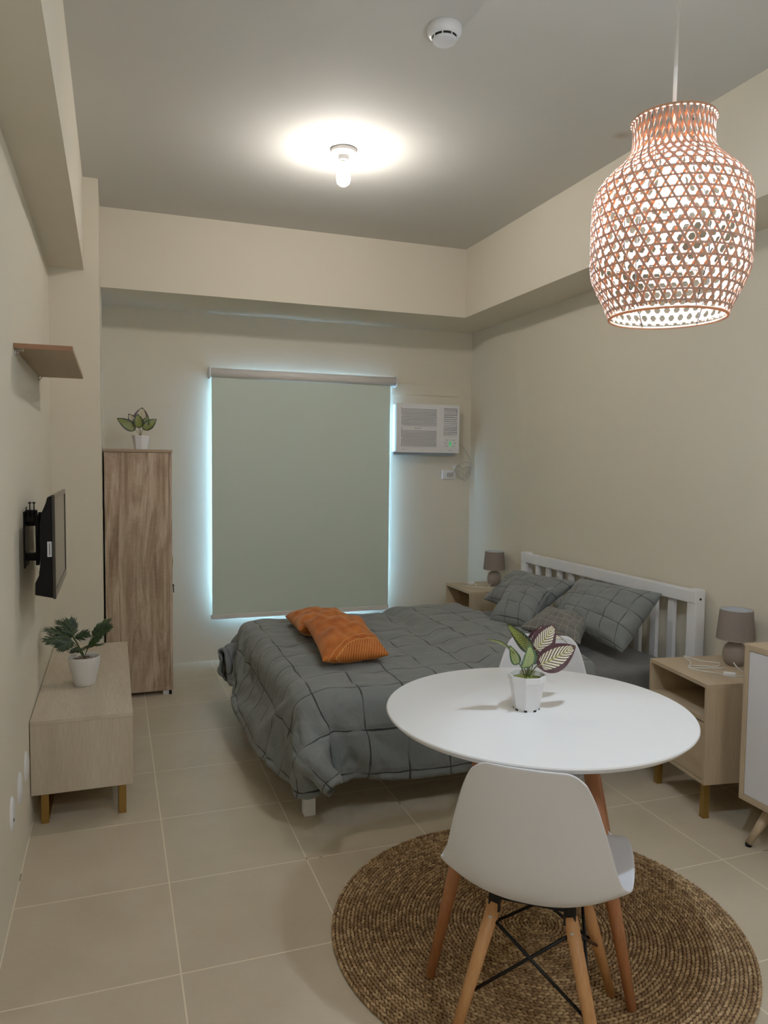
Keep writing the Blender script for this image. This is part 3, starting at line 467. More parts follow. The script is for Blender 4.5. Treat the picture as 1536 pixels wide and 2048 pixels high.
3215,0,-2,0,-1,-2,-8,0,-2,-1,-1,-2,-1,-1,0,-1,0,-1,0,1,-1,0,0,-1,0,0,1,0,-1,1,0,-1,0,2,-1,-1,0,1,-1,1,0,1,-1,0,-1,1,-1,1,-1,1,-1,0,1,1,-1,-1,1,-1,1,0,-1,1,
3241,0,-1,2,-2,-7,-1,-2,-1,-1,-3,1,-1,-1,-2,0,0,-2,0,0,0,0,0,0,0,0,0,0,0,0,0,0,0,1,-1,0,0,0,0,1,0,0,-1,0,0,0,0,0,0,1,1,-2,1,-1,2,-1,-1,0,1,0,-1,0,
3270,0,-1,1,-7,-2,-2,0,-3,0,-1,0,-3,0,0,-2,0,-1,-1,0,2,-1,1,-1,1,-2,2,-2,2,-2,0,1,-1,0,1,0,0,1,0,-1,-1,1,1,0,0,-2,2,-1,0,-1,1,1,0,-1,0,0,-1,0,1,1,-1,-1,
3297,0,1,-6,0,-3,-1,-2,-1,-1,0,-2,-1,-1,0,0,-1,-1,0,-1,1,-1,0,2,-2,1,0,-1,2,-1,0,0,0,0,1,-1,0,0,0,-1,1,0,0,0,0,0,-1,1,1,-2,1,0,0,0,-1,1,0,-1,0,1,0,-1,
3326,0,-4,-1,-2,-2,1,-2,-2,-1,-2,-1,0,0,-2,0,-1,-1,0,0,0,1,-1,1,0,-1,1,-1,1,-1,0,0,1,0,-1,0,0,1,-1,1,-1,0,0,2,-1,0,0,-1,1,-1,1,1,-2,0,0,0,0,0,0,1,-1,0,
3354,0,-2,-3,-2,-1,-3,1,-2,-1,-1,-1,0,-1,-1,-1,0,0,-2,2,0,0,0,-1,0,1,0,-1,0,-1,2,-1,1,-1,-1,1,0,1,-1,1,0,-1,0,-1,2,-2,0,0,1,1,0,0,0,0,-2,1,0,-1,2,-2,2,0,
3383,-2,-3,-1,-1,-2,0,-2,0,-2,-1,-1,-1,0,-1,0,-1,-1,0,1,-1,0,1,-1,0,0,0,1,-1,0,0,0,0,0,0,0,0,0,1,-2,1,0,-1,1,0,1,-1,0,-1,1,-1,2,-1,-1,1,0,-1,1,0,0,1,-2,
3413,-3,-2,-2,-2,-2,-1,1,-2,-1,0,-2,-1,-1,-1,0,0,0,-2,1,-1,0,0,1,-1,0,1,-1,1,-1,0,0,0,1,-1,1,-1,1,-1,0,0,0,0,1,-1,0,1,-1,0,2,-2,0,0,0,1,-1,0,0,1,0,-1,2,
3440,-2,-3,-1,-1,-2,-1,0,-1,-2,-1,0,-2,0,0,-1,-1,-2,0,0,2,0,0,0,-2,1,0,0,-1,2,-1,0,0,1,-2,1,-1,0,0,2,0,0,0,-2,2,0,-1,1,-1,0,-1,2,-2,1,-1,2,-1,1,0,-1,1,-1,
3469,-3,-1,-1,-2,-1,-1,-1,-2,-1,-1,-1,0,-2,0,0,0,-1,-1,0,0,-1,2,-1,0,0,0,-1,1,-1,0,1,0,-1,1,0,0,0,0,0,-1,0,1,-1,1,-1,1,0,-1,1,0,-1,1,0,0,0,-1,0,1,-1,1,1,
3496,-1,-3,0,-2,-2,0,-2,0,-2,0,-1,-1,-2,1,-1,0,-1,-1,1,-1,1,1,-1,1,-1,1,-1,-1,1,-1,0,0,0,0,2,-1,-1,1,-1,0,0,0,0,1,0,-1,0,1,0,-1,1,-1,0,0,0,1,0,-1,0,0,0,
3525,-3,0,-2,-3,0,-1,-1,-1,-2,-1,0,0,-1,0,-1,-1,-2,2,-1,0,0,1,0,-2,0,0,0,2,-1,1,-1,1,-2,2,0,0,0,0,-1,0,1,0,0,0,0,-2,2,0,0,0,-1,0,0,0,1,-1,1,0,-1,1,-1,
3554,-2,-1,-1,-4,-1,-1,-1,-1,-1,-1,-1,-1,0,0,0,-1,-1,0,0,0,0,0,1,-1,0,0,0,0,0,1,-1,0,-1,1,0,-1,1,0,0,-1,1,1,-1,0,-1,0,1,0,-1,1,0,-1,0,1,-1,1,-1,1,0,0,0,
3582,-2,-2,-2,0,-2,0,-2,-1,-1,0,-2,-2,0,1,-1,0,-2,0,1,-1,0,1,1,-1,-1,0,0,0,0,1,0,-1,0,1,-1,1,0,1,-1,-1,0,1,-1,0,1,-1,0,0,1,0,-1,0,0,1,-1,0,0,0,0,1,-1,
3612,-3,-3,0,-2,-2,2,-3,-1,-1,-2,1,-2,0,-2,1,-1,-1,0,1,-1,0,0,1,-2,1,1,-2,1,1,-2,1,-1,1,1,0,-2,2,-1,0,-1,1,1,0,0,-1,0,0,-1,2,0,-1,0,0,0,-1,1,-1,1,-1,2,0,
3640,-3,-1,-2,-1,-1,0,-2,-1,-1,-1,-1,-1,-1,0,-1,-1,0,-1,1,-1,1,1,-1,0,0,0,0,0,0,-1,1,1,-1,0,0,1,-1,0,0,1,-2,1,1,0,-2,1,1,-1,1,-2,1,-1,0,0,0,1,1,-1,0,0,0,
3668,-3,-1,-2,0,-1,-2,-1,-2,0,0,-2,0,0,-1,-1,-1,-1,1,-1,1,-1,0,0,0,0,0,1,-1,1,-1,1,0,-1,0,0,1,0,-1,1,0,1,-2,0,2,-2,0,0,0,2,-2,0,0,0,0,0,1,0,0,-1,1,-1,
3695,-1,-2,-2,1,-1,-1,-2,-1,-2,0,-1,-1,-2,2,-1,0,-1,0,0,-1,1,0,0,-1,0,1,-1,-1,1,-1,1,1,-1,1,-1,1,0,0,0,0,0,-1,1,-1,0,-1,1,1,-2,0,0,0,1,-1,0,1,1,-1,0,1,0,
3724,-2,-2,-2,-2,2,-2,-1,0,-1,-3,1,0,-2,-1,-1,1,-2,1,0,0,0,1,-2,1,-1,1,1,-1,0,0,0,-1,0,2,0,-2,1,1,-1,1,-1,0,0,0,-1,0,1,0,0,0,-1,2,-1,0,0,-1,0,1,0,0,0,
3752,-1,-4,0,-3,-1,0,0,-1,0,-1,-1,0,0,-1,-1,-1,1,-2,0,0,0,0,0,0,1,-1,1,0,-1,1,-1,0,2,-2,0,0,0,1,1,0,-2,0,1,0,-1,0,0,2,-1,-1,0,0,0,1,0,0,0,0,-1,0,0,
3782,-4,-2,-1,-1,-1,-1,0,-1,0,-2,-1,0,-1,1,-1,-2,1,-1,-1,1,1,0,-1,1,-2,0,1,1,0,-1,1,0,-1,-1,1,1,-1,0,1,-2,2,-1,0,0,1,0,0,0,0,-1,1,0,0,0,-2,2,-1,1,0,-1,1,
3810,-2,-5,1,-2,-1,1,-1,-1,-1,0,-2,-1,0,-1,1,-2,0,1,-1,0,-1,2,-1,0,0,-1,1,-1,0,0,2,-2,1,-1,1,-1,1,0,0,0,-1,0,0,1,0,0,0,-1,2,-1,-1,1,1,-1,0,0,0,0,0,1,-1,
3834,3,-2,-4,0,-1,2,-2,-2,0,-1,-1,0,-2,0,-1,1,-2,2,0,-2,1,0,-1,0,0,0,1,-1,0,0,1,-1,0,0,1,-1,1,1,-1,0,-1,0,1,-1,0,2,-1,-1,1,0,0,-1,1,-1,1,-1,1,-1,1,-1,0,
3859,1,4,-4,-3,1,-3,3,0,-1,-2,0,-1,-2,1,-1,0,-1,0,-1,1,1,-2,2,-2,2,0,0,-1,1,-2,0,2,0,0,0,0,-1,0,1,0,-1,1,-2,1,-1,2,-1,0,0,1,0,-1,0,1,-2,0,1,0,-1,2,-2,
3888,-4,-1,4,-7,6,-4,0,5,-2,-2,1,-2,0,-1,0,0,-1,-1,2,-1,-1,0,1,1,-2,0,1,-1,1,0,0,0,0,0,0,0,-1,1,0,0,0,-1,2,-1,0,-1,1,-1,2,-2,1,0,-1,1,-1,1,-1,1,-1,0,1,
3913,-4,-3,1,-3,11,-4,0,0,3,-1,-1,-1,-1,0,0,-1,-1,0,2,-2,1,0,1,-2,1,0,-1,1,-1,0,0,0,0,1,-1,0,0,0,0,0,1,0,-1,2,-1,-1,1,0,0,0,1,0,-1,0,-1,0,0,0,0,0,0,
3942,-9,0,-8,5,-5,13,0,1,1,1,0,-2,0,-2,1,0,-2,2,0,-1,1,0,0,-1,1,0,0,0,0,-1,0,-1,0,1,1,0,-1,1,0,-1,1,-1,1,0,-1,0,1,0,0,0,-1,1,0,0,-2,2,-1,1,0,0,-1,
3968,-8,-7,1,5,-4,-3,16,-2,2,-2,3,-1,-1,-1,0,0,0,0,0,-1,0,1,0,0,0,0,0,-1,1,0,0,-1,1,0,-1,1,0,-1,2,-2,1,0,-1,1,0,-1,1,0,-1,1,0,0,0,1,-1,0,-1,1,0,1,-1,
3977,11,-9,1,4,-2,-1,0,15,-1,0,-1,2,-2,1,-1,2,-2,0,0,0,1,-1,1,0,-1,0,1,-1,1,0,0,0,-1,0,2,-2,0,1,0,-1,0,0,0,1,-1,0,1,-1,0,1,-1,0,0,0,1,-1,2,-2,1,-1,0,
4005,-8,10,-4,7,-2,-1,3,1,13,0,-3,0,2,0,0,0,-1,1,0,-1,2,-2,1,0,0,1,-1,-1,1,-1,0,2,-1,1,0,-2,0,0,0,2,-2,2,0,0,0,-1,0,1,0,-2,0,1,0,1,-1,0,0,1,0,-2,2,
4026,-3,10,-1,5,0,-1,-2,5,3,10,-4,3,0,1,0,0,-1,1,0,0,0,0,-1,1,-1,1,-1,0,1,0,1,-1,0,0,1,-1,0,1,-1,0,0,1,-1,-1,1,0,-1,1,-1,1,0,0,0,0,0,-1,1,1,-1,0,0,
4049,1,0,10,-6,12,-2,-1,-2,8,7,0,1,4,-1,0,1,-1,0,0,0,0,2,-2,0,1,0,-1,1,1,-2,1,-1,2,-2,1,1,-1,-1,0,2,-2,1,0,-1,1,0,0,0,0,-1,0,1,0,0,-1,0,0,0,2,-2,0,
4077,1,-2,-2,8,1,9,-2,-1,9,4,0,1,3,2,1,0,-1,1,1,0,0,0,0,0,0,0,0,-1,1,0,-1,1,-1,0,1,0,-2,1,1,0,0,-2,2,-2,2,-2,1,-1,1,1,0,0,0,-2,2,0,0,-1,0,-1,0,
4104,-4,2,-3,2,9,2,5,-1,1,13,0,2,0,3,3,0,0,0,1,-1,0,-1,0,0,0,1,-1,0,1,-1,2,-1,0,0,0,-1,0,2,-1,-1,2,0,-2,1,0,1,-2,0,1,0,0,1,-1,0,0,-1,1,1,0,-1,1,
4133,-7,-12,14,-1,7,-2,8,5,1,5,7,4,0,0,2,2,1,1,-1,-1,0,0,0,1,0,-1,0,0,1,0,-1,1,-1,1,-1,1,-1,0,0,1,-1,2,-2,0,1,-1,0,0,0,1,0,-1,0,1,0,-1,2,-1,-1,0,0,
4154,-3,-7,-7,16,7,-7,12,4,-1,10,9,2,0,3,0,2,1,1,-1,1,0,0,-1,0,0,0,0,0,1,-1,1,-1,0,0,1,0,0,-1,1,0,-1,-1,2,-1,1,0,-1,-1,1,0,1,-1,1,-2,2,0,0,-1,0,1,0,
4141,19,11,-3,-7,10,12,-5,18,2,3,9,7,1,2,1,1,3,-1,0,1,-1,0,0,0,-1,0,1,-1,1,1,-1,-1,1,1,-1,0,-1,0,1,0,0,-1,2,-2,1,0,0,0,-1,1,-1,1,0,-1,1,0,-1,1,1,0,-1,
4143,5,20,22,-1,2,2,15,2,16,2,8,6,5,1,2,0,2,1,-1,1,0,-1,0,0,0,0,0,1,-1,0,0,0,1,-1,1,-1,0,0,0,0,0,0,0,0,1,0,-1,0,0,0,0,0,-1,2,-1,1,0,-1,0,1,0,
4133,17,27,9,22,13,-3,4,16,4,14,4,12,2,3,1,1,2,1,0,-1,0,0,1,0,-1,-1,2,-1,0,-1,0,0,2,-1,0,1,-1,0,-1,1,-1,2,-1,-1,1,1,-1,0,-1,1,-1,0,2,-1,0,1,-2,1,0,1,0,
4145,7,30,20,2,20,24,2,7,9,11,9,10,5,4,2,1,1,-1,2,0,0,-1,1,0,-2,1,1,-1,0,1,-1,1,0,0,1,-1,-1,1,0,0,-1,0,1,0,0,-1,0,0,0,0,0,0,-1,2,-2,0,0,1,0,1,0,
4146,26,-2,23,28,20,15,22,-2,14,8,12,11,10,4,1,1,1,0,0,0,0,1,-1,0,0,0,0,0,-1,1,0,0,2,-2,0,1,-1,0,0,0,0,1,-3,2,-2,2,-1,1,-1,1,0,-1,1,-1,-2,2,0,1,0,2,0,
4160,19,14,6,25,23,23,8,24,0,15,13,15,12,5,2,0,0,0,1,-1,2,0,0,0,0,0,0,0,0,-2,-1,3,0,0,0,-1,1,-4,4,0,-1,-3,2,1,0,0,0,-3,4,0,0,0,-6,4,0,0,0,0,2,0,0,
4179,21,15,6,13,24,27,11,6,23,12,8,16,17,2,2,1,-1,0,0,0,0,0,-2,2,-2,4,1,1,0,0,0,-2,-4,5,1,-1,1,1,-3,-5,7,0,-2,0,-6,6,1,1,-1,-2,-4,8,0,-1,-8,6,2,-3,2,0,-1,
4175,28,0,28,17,16,28,22,5,21,10,16,17,0,8,5,-2,0,-3,5,-1,-1,-3,4,-2,3,-5,1,-3,2,-1,0,4,1,-5,1,1,-2,2,3,2,-7,4,-3,-2,7,-4,2,-7,7,-3,4,-5,6,-7,7,-2,-4,8,-7,3,-2,
4181,12,23,21,20,25,0,18,29,22,18,13,0,0,12,9,-11,5,3,-4,0,4,2,-7,5,-5,1,-4,4,-3,3,1,1,-5,3,-4,2,2,0,4,-5,4,-4,5,2,-7,2,-7,9,3,0,-8,6,-6,8,-5,-6,10,-7,7,-8,7,
4176,25,26,12,28,8,29,11,21,26,14,5,-5,7,9,14,2,-16,9,2,3,-7,3,-1,-5,4,-4,2,2,0,-4,1,-3,2,-3,6,1,-3,4,-5,6,-6,4,-5,4,4,-9,8,2,-6,2,7,-10,9,-7,-7,10,-7,10,-8,7,-8,
4184,25,7,24,20,18,27,18,27,17,-1,3,16,10,1,13,4,-1,-19,12,-4,7,-6,5,-3,-1,1,-3,-4,3,-1,-1,-3,0,5,-2,4,1,-5,6,-5,0,-5,10,1,-6,9,-4,-3,9,1,-11,10,-9,-7,7,-7,14,-8,7,-7,6,
4197,3,28,5,26,21,26,30,7,22,9,-7,9,13,14,-5,15,-5,5,-19,18,-8,2,-6,2,-5,2,-1,-1,-1,0,-1,7,-6,-1,7,-4,-1,8,-7,-2,0,9,-5,1,9,-2,-4,11,-2,-12,10,-9,-8,5,-7,18,-7,7,-6,7,-7,
4197,24,-4,31,12,26,22,16,23,-1,9,23,-1,19,-3,9,-2,17,6,-23,9,8,-12,2,-8,6,-3,-4,0,3,-1,4,-6,6,-3,-4,1,4,-5,7,1,-2,9,-6,8,-8,0,12,-8,-8,8,2,-5,-15,-2,16,-3,15,-8,8,-13,8,
4190,27,19,1,25,27,11,16,16,26,-6,14,25,-1,11,-1,10,-6,14,3,-23,2,17,-11,5,-8,0,2,-5,2,5,-5,2,-5,3,-2,4,-6,7,-1,2,8,-4,6,-5,-4,12,-3,-4,-8,8,-14,-3,8,-8,12,-9,23,6,-18,4,-5,
4195,11,32,1,26,17,5,24,19,12,28,-2,14,22,-4,12,1,0,-9,7,7,-20,-3,21,-8,2,0,-6,7,-2,-5,-1,1,-3,1,4,-5,9,-6,8,2,-4,4,-7,-3,14,-9,-4,-2,9,-15,-1,9,-5,8,-10,14,-9,23,-18,-8,19,
4185,30,5,32,-3,16,15,23,16,26,24,13,0,22,6,-10,0,10,-4,12,-11,10,-20,0,20,-1,-2,-1,-8,5,-2,1,-5,6,3,-7,7,-3,4,-6,-1,-2,2,8,-8,3,9,-14,7,-13,7,-9,3,10,-9,10,-7,16,-6,18,-24,-11,
4183,17,28,0,18,4,24,18,25,22,28,1,15,22,-13,0,13,-3,15,-10,17,-12,-7,13,-13,-3,-1,-1,1,1,2,2,8,-7,6,3,-5,7,-4,4,-7,8,4,-7,8,0,-16,4,-13,11,-6,8,1,-8,10,-8,13,14,-6,16,-14,-28,
4172,25,12,2,17,21,11,23,25,27,21,29,-1,9,16,-11,0,18,-10,17,-4,10,-3,-10,17,-7,-10,-2,-2,-1,-1,-2,0,0,1,3,9,-6,0,7,0,-6,12,0,-9,1,-18,-6,12,-6,8,-7,14,3,-9,16,11,-8,17,-9,-24,3,
4176,-1,11,17,19,8,26,20,24,26,26,26,28,5,6,9,-13,-7,17,-5,4,-6,13,3,-9,18,0,-1,0,-1,-2,-2,1,-3,-6,-3,-3,3,0,-6,-3,2,-9,9,0,-3,6,-18,-7,6,-3,3,-4,17,18,8,-13,17,-15,-5,1,-27,
156,-6,7,16,-1,-12,18,13,14,19,-12,-10,-13,-10,-15,-7,3,-6,6,1,-7,6,-14,-1,-5,-6,-4,-3,0,-3,-1,0,0,0,-1,0,-2,3,-1,1,-1,2,-3,0,1,0,2,6,4,1,1,6,1,8,1,10,-9,4,-13,-8,-6,-10,
138,31,-5,19,13,-19,1,24,17,1,19,-11,-12,-17,-8,-7,1,-7,4,2,-6,-7,2,-7,-2,-1,-7,0,0,-2,-2,0,-1,1,0,-2,0,0,1,-1,0,-1,1,1,-1,1,1,0,0,11,2,-7,14,-1,8,-2,5,-3,-9,-7,-7,-8,
140,16,34,-9,24,3,-14,15,21,16,-2,6,-23,-2,-20,5,-2,-2,4,-6,0,-5,-5,0,0,-6,-4,0,-2,-1,-1,-1,1,-1,1,-2,0,0,1,0,0,-1,0,0,0,1,1,1,2,-1,0,6,-5,17,-2,1,5,-3,-4,-9,-6,-5,
146,29,-1,17,26,-15,20,4,18,14,14,-17,-2,-15,-10,-1,4,3,-5,0,-6,2,-2,1,-7,-4,1,-6,0,2,-2,1,-1,-1,-1,1,0,0,-1,0,1,-1,0,-1,2,1,-2,-1,1,3,1,0,2,-3,19,0,3,-4,-4,-8,-5,-6,
135,23,35,18,-3,22,-11,23,19,22,-5,6,-18,0,-10,-1,6,-4,1,-1,-6,1,-3,0,-7,1,-7,1,0,1,-2,-2,0,0,0,0,1,-1,2,0,-2,2,-3,1,-2,1,1,0,0,1,-1,4,0,0,1,17,-2,3,-11,-3,-6,-7,
126,28,24,30,23,-9,24,8,20,12,21,-10,-4,-5,-3,-1,-2,3,2,-8,-1,-2,3,-9,0,-5,1,1,-1,-2,-1,1,0,-1,0,0,0,1,-1,0,0,-2,0,1,-1,0,0,1,-1,1,1,3,-2,-1,3,-2,17,-6,-1,-4,-6,-6,
121,21,26,21,27,26,-1,27,18,19,3,20,-6,-8,0,-8,2,-4,6,-3,1,-3,0,-10,1,-2,0,0,0,-1,0,-1,-2,0,1,1,0,0,-1,1,-2,0,-1,1,0,0,0,-1,1,1,-1,2,0,-3,3,1,-3,16,-5,-4,-6,-7,
120,14,23,27,15,28,29,21,21,13,19,-10,8,14,-8,-1,4,-3,1,1,-6,4,-12,2,-2,-1,0,0,0,-1,0,-1,0,0,1,-1,1,-2,0,0,1,-1,0,0,0,-1,0,0,1,0,0,1,-2,1,-2,4,-1,-4,15,-6,-6,-8,
114,26,24,16,24,21,27,27,14,29,5,22,5,-8,14,1,0,2,-3,-3,3,-9,1,-1,0,-1,-1,1,-2,0,-2,1,1,0,0,0,0,-2,0,0,1,-1,0,1,-2,2,-1,0,0,2,-1,0,0,-1,-1,0,1,-1,-1,8,-6,-7,
118,26,22,23,19,27,26,24,24,9,28,18,-5,13,12,6,-1,-3,-2,2,-8,0,1,-1,1,-2,0,1,-2,0,0,1,-2,1,1,0,-2,1,0,-1,-1,1,-1,0,1,-1,2,-2,2,0,0,-1,-1,1,-1,0,-1,0,-1,-1,0,-4,
130,16,27,26,19,22,26,22,27,23,18,26,6,2,17,3,3,-2,0,-6,1,1,-1,0,0,0,0,0,0,-2,1,-1,0,0,0,0,0,0,-1,1,-1,-1,2,-1,1,-1,-1,2,-1,0,0,1,0,-1,0,0,-1,-1,0,0,0,-6,
128,26,25,17,28,27,20,30,21,28,12,28,17,7,12,12,-5,3,-4,3,-1,0,1,-2,1,0,0,0,-3,1,0,0,0,0,1,0,-1,-1,0,0,1,-1,-1,2,-1,1,0,-1,0,0,1,1,-1,-2,1,0,-2,1,-2,0,0,-3,
138,18,20,26,24,27,25,26,28,26,26,16,26,10,14,4,8,-6,5,1,1,1,-5,3,0,1,-3,-2,2,-2,2,2,-1,0,-3,0,0,2,0,0,-2,-1,2,-2,4,-1,0,1,-1,0,0,0,-3,3,-2,-1,1,0,0,-1,-2,-3,
140,27,25,17,27,22,28,20,28,28,28,28,19,25,10,6,3,1,1,2,-1,1,2,-2,-1,-5,5,2,-3,1,-2,-5,6,1,1,-1,0,-6,5,-1,0,0,-1,2,-4,1,-1,1,1,-1,0,-1,4,-1,0,0,-2,0,-1,1,-1,-3,
146,26,22,26,18,27,25,28,22,28,28,30,25,21,16,6,0,2,1,0,-1,0,-3,-2,8,-1,-1,-5,2,-4,7,-1,-1,1,-3,0,5,0,-1,-7,5,2,0,-3,2,0,0,-1,0,0,1,0,-1,0,0,0,-1,0,0,0,0,-1,
152,20,27,19,29,27,24,22,28,26,28,28,21,26,16,6,1,0,0,0,0,2,-2,2,-6,1,-3,5,-1,2,-4,-2,4,-2,2,2,-1,-2,0,5,-1,-6,5,1,-7,4,0,0,1,-5,4,0,1,-1,1,-2,2,-4,3,0,0,0,
152,27,18,27,20,28,26,26,28,28,26,24,29,18,16,6,-3,2,-1,1,0,1,2,-5,3,-2,3,-4,1,1,-4,4,-3,4,-3,0,5,-2,-3,-2,1,4,-5,8,-1,-5,1,-2,1,4,-4,1,-1,1,-2,5,-4,4,-2,5,-3,0,
165,13,28,20,28,20,28,26,30,23,29,26,23,21,14,4,-1,-1,1,0,1,-4,0,6,-2,3,-1,4,-6,-2,1,-1,4,-1,5,-4,0,-1,3,-4,0,-4,3,0,4,-1,-4,2,-2,3,3,-3,-2,-1,1,-1,4,1,4,-2,3,-6,
161,27,14,30,20,28,23,27,29,28,26,25,18,26,12,4,-1,1,1,-2,0,0,1,0,4,2,2,-1,-1,-4,-2,1,3,3,1,2,-2,-4,-3,-1,-3,2,1,1,-1,0,0,2,1,1,1,1,-2,0,-1,-1,1,3,4,0,0,-4,
160,24,27,17,29,25,29,26,27,25,26,17,26,23,15,2,-1,-2,5,2,0,2,-1,0,1,0,2,0,-4,-2,-2,1,1,3,1,-1,0,-4,-3,-1,-1,0,5,3,1,2,-1,-2,0,1,1,-1,1,-1,-1,-2,1,1,0,2,-2,-2,
156,25,27,28,22,29,23,29,25,26,18,23,28,23,14,2,-3,4,4,3,2,-1,-1,-3,-1,-1,1,0,-2,0,-2,-1,2,0,1,1,0,-2,-3,0,0,3,2,4,3,0,-1,-3,-2,-2,0,2,0,-1,-1,0,-1,0,1,0,-1,0,
162,16,28,29,27,24,28,27,20,29,14,28,28,24,9,5,-2,7,2,3,1,-3,-3,-4,-2,-1,0,2,2,-1,0,1,-2,2,1,0,1,0,0,-1,0,1,2,4,0,0,-4,-4,-2,-3,1,2,1,2,0,-1,-2,0,-1,3,0,2,
157,26,29,22,28,26,28,18,28,17,26,28,26,25,9,2,7,-2,2,2,0,-1,-4,-3,-2,0,1,3,2,4,0,0,-3,0,-1,3,0,2,-2,0,-1,0,0,2,0,-2,-2,-4,-2,-2,2,4,4,1,2,-1,-3,-1,0,1,1,3,
160,23,29,29,21,30,18,29,15,25,28,25,29,19,16,2,0,-1,3,0,0,-1,-1,-1,-3,2,2,4,4,2,0,-1,-5,-2,-1,0,3,0,2,-2,-1,-1,-2,0,1,-1,1,-1,-1,0,1,2,4,2,1,-1,-3,-3,-2,1,3,1,
159,27,29,23,28,20,29,14,24,26,28,27,28,18,16,2,1,-5,4,1,1,2,-2,1,0,0,1,3,1,3,-1,-4,-4,-2,-2,0,3,3,1,-1,-1,-3,0,-2,2,2,1,1,-1,1,0,2,2,0,0,-2,-2,-3,-2,1,0,2,
166,22,27,27,20,28,15,26,22,29,25,28,25,24,8,7,-2,1,1,1,0,2,3,0,-2,0,-1,2,0,0,-1,-2,-4,-1,-3,3,2,4,0,2,-1,-3,-2,0,1,3,2,2,1,-1,-2,-2,1,-1,0,-2,-2,-2,0,0,1,3,
158,28,26,29,25,12,28,22,27,23,28,30,23,27,7,3,4,-3,3,-1,1,2,2,0,0,-2,-2,0,-1,-1,1,-2,0,0,0,1,3,3,1,2,-3,-2,-2,0,-1,3,3,1,1,-2,-3,-3,-1,-1,1,0,0,-1,2,0,1,1,
159,26,28,25,16,26,22,28,22,28,28,28,24,24,12,3,-4,5,-2,-1,1,2,3,1,0,-2,-3,-4,1,1,1,1,1,3,-1,1,1,0,2,0,-1,-3,-3,-1,0,2,2,2,0,-1,-5,-3,-1,1,2,3,2,2,0,-2,1,1,
155,29,27,17,28,22,27,21,26,28,29,25,29,17,18,-3,4,-4,0,0,0,3,4,1,-1,-1,-3,-2,0,2,3,3,3,-1,0,-2,-2,1,-1,0,-1,-1,-1,-1,-1,1,2,2,1,-2,-1,-2,-2,1,3,3,5,0,0,-3,-2,-2,
154,30,20,28,20,28,24,22,27,27,28,28,28,22,7,6,-3,0,0,2,0,2,2,2,1,-1,-2,-3,-1,2,2,4,2,0,-2,-5,-3,0,-1,0,1,2,-1,-1,0,1,1,1,2,1,-2,-1,-1,0,3,2,3,0,-1,-3,-5,-2,
153,27,28,21,28,24,19,28,25,28,28,29,23,25,8,5,-2,-1,6,0,0,1,0,3,0,-2,-1,-1,-2,0,2,0,3,-1,-2,-4,-2,-2,0,3,3,2,0,1,-1,-1,1,0,2,0,-1,-1,0,-2,2,1,1,1,-3,-3,-2,-4,
153,29,24,28,22,24,20,28,26,27,28,28,27,21,12,3,-5,7,6,-2,-1,-3,0,0,1,-2,0,-1,-2,0,1,1,0,2,-2,-3,-1,-2,2,2,5,3,3,-2,-3,-2,-2,0,2,0,0,0,0,-2,0,0,0,1,-1,-2,-2,-1,
156,27,23,30,22,18,24,28,27,28,27,28,28,15,17,-2,6,0,7,-3,-4,-3,-1,-1,0,1,3,-2,1,-1,0,0,1,1,0,1,-2,0,1,1,4,3,0,-3,-4,-2,-3,-1,1,2,1,3,-3,0,-2,-1,1,2,0,2,-2,1,
156,27,27,28,17,22,23,28,28,26,28,26,28,18,16,-1,0,9,-2,-2,-4,-3,-2,0,3,3,2,3,-1,-1,-2,0,1,1,1,0,0,-1,0,2,-1,2,0,-2,-4,-3,-2,0,2,2,5,0,1,-2,-2,-1,-1,2,2,4,0,-1,
157,29,26,27,17,26,19,29,24,28,27,29,26,21,12,2,-1,7,-5,-1,-2,-2,-1,2,3,3,4,2,-1,-3,-2,-1,-1,1,3,0,0,-2,-1,-1,0,0,-1,0,-1,-1,-1,1,2,2,4,2,0,-3,-2,-2,-1,1,3,3,0,-2,
160,27,27,23,23,17,27,23,29,26,28,28,24,25,7,0,9,-6,2,1,0,0,0,2,1,3,2,0,-2,-3,-4,-3,1,1,2,2,0,0,-2,-3,0,-1,2,2,1,-1,1,0,1,2,2,2,-1,-3,-2,-3,-1,1,1,2,1,0,
161,27,27,27,11,25,24,28,24,28,28,27,28,23,6,7,-5,4,0,3,2,-1,-1,1,0,0,2,-1,-3,-3,-3,-1,1,0,3,4,1,-2,-1,-3,-1,0,3,1,4,0,0,-1,0,0,-2,2,-2,0,-4,-2,-1,2,2,3,1,0,
162,29,24,27,11,23,28,23,29,26,30,28,22,24,9,4,-4,7,0,2,0,2,-2,-2,-2,0,-2,0,0,0,-1,-1,0,2,2,4,1,0,-1,-3,-1,-2,3,3,3,1,-2,-2,-2,-3,-3,2,0,1,-1,-1,0,2,1,3,1,1,
164,28,28,15,18,27,23,26,27,29,28,29,24,17,15,-4,7,-4,1,4,1,1,-2,-3,-3,-1,1,0,3,1,1,0,0,2,1,2,1,-1,-3,-1,-2,-2,1,4,1,1,-2,-1,-4,-3,-1,2,2,3,1,1,0,-1,1,1,0,1,
166,28,24,24,10,28,26,23,29,28,27,29,26,19,5,10,-6,3,-3,5,1,2,-1,-3,-3,-2,1,2,5,1,3,-1,-1,-1,-1,-1,2,0,-2,-2,-2,-1,1,0,3,2,0,-3,-2,-2,0,2,4,2,3,0,-1,-2,-2,-1,0,0,
170,25,28,15,17,27,24,25,28,27,28,28,25,19,12,-1,2,-4,4,1,2,1,1,-1,-3,-1,-1,2,4,4,0,-1,-2,-4,-2,-2,0,1,2,0,-2,1,-1,0,2,2,0,-1,0,-1,-1,1,4,3,1,0,-1,-5,-2,-2,-2,2,
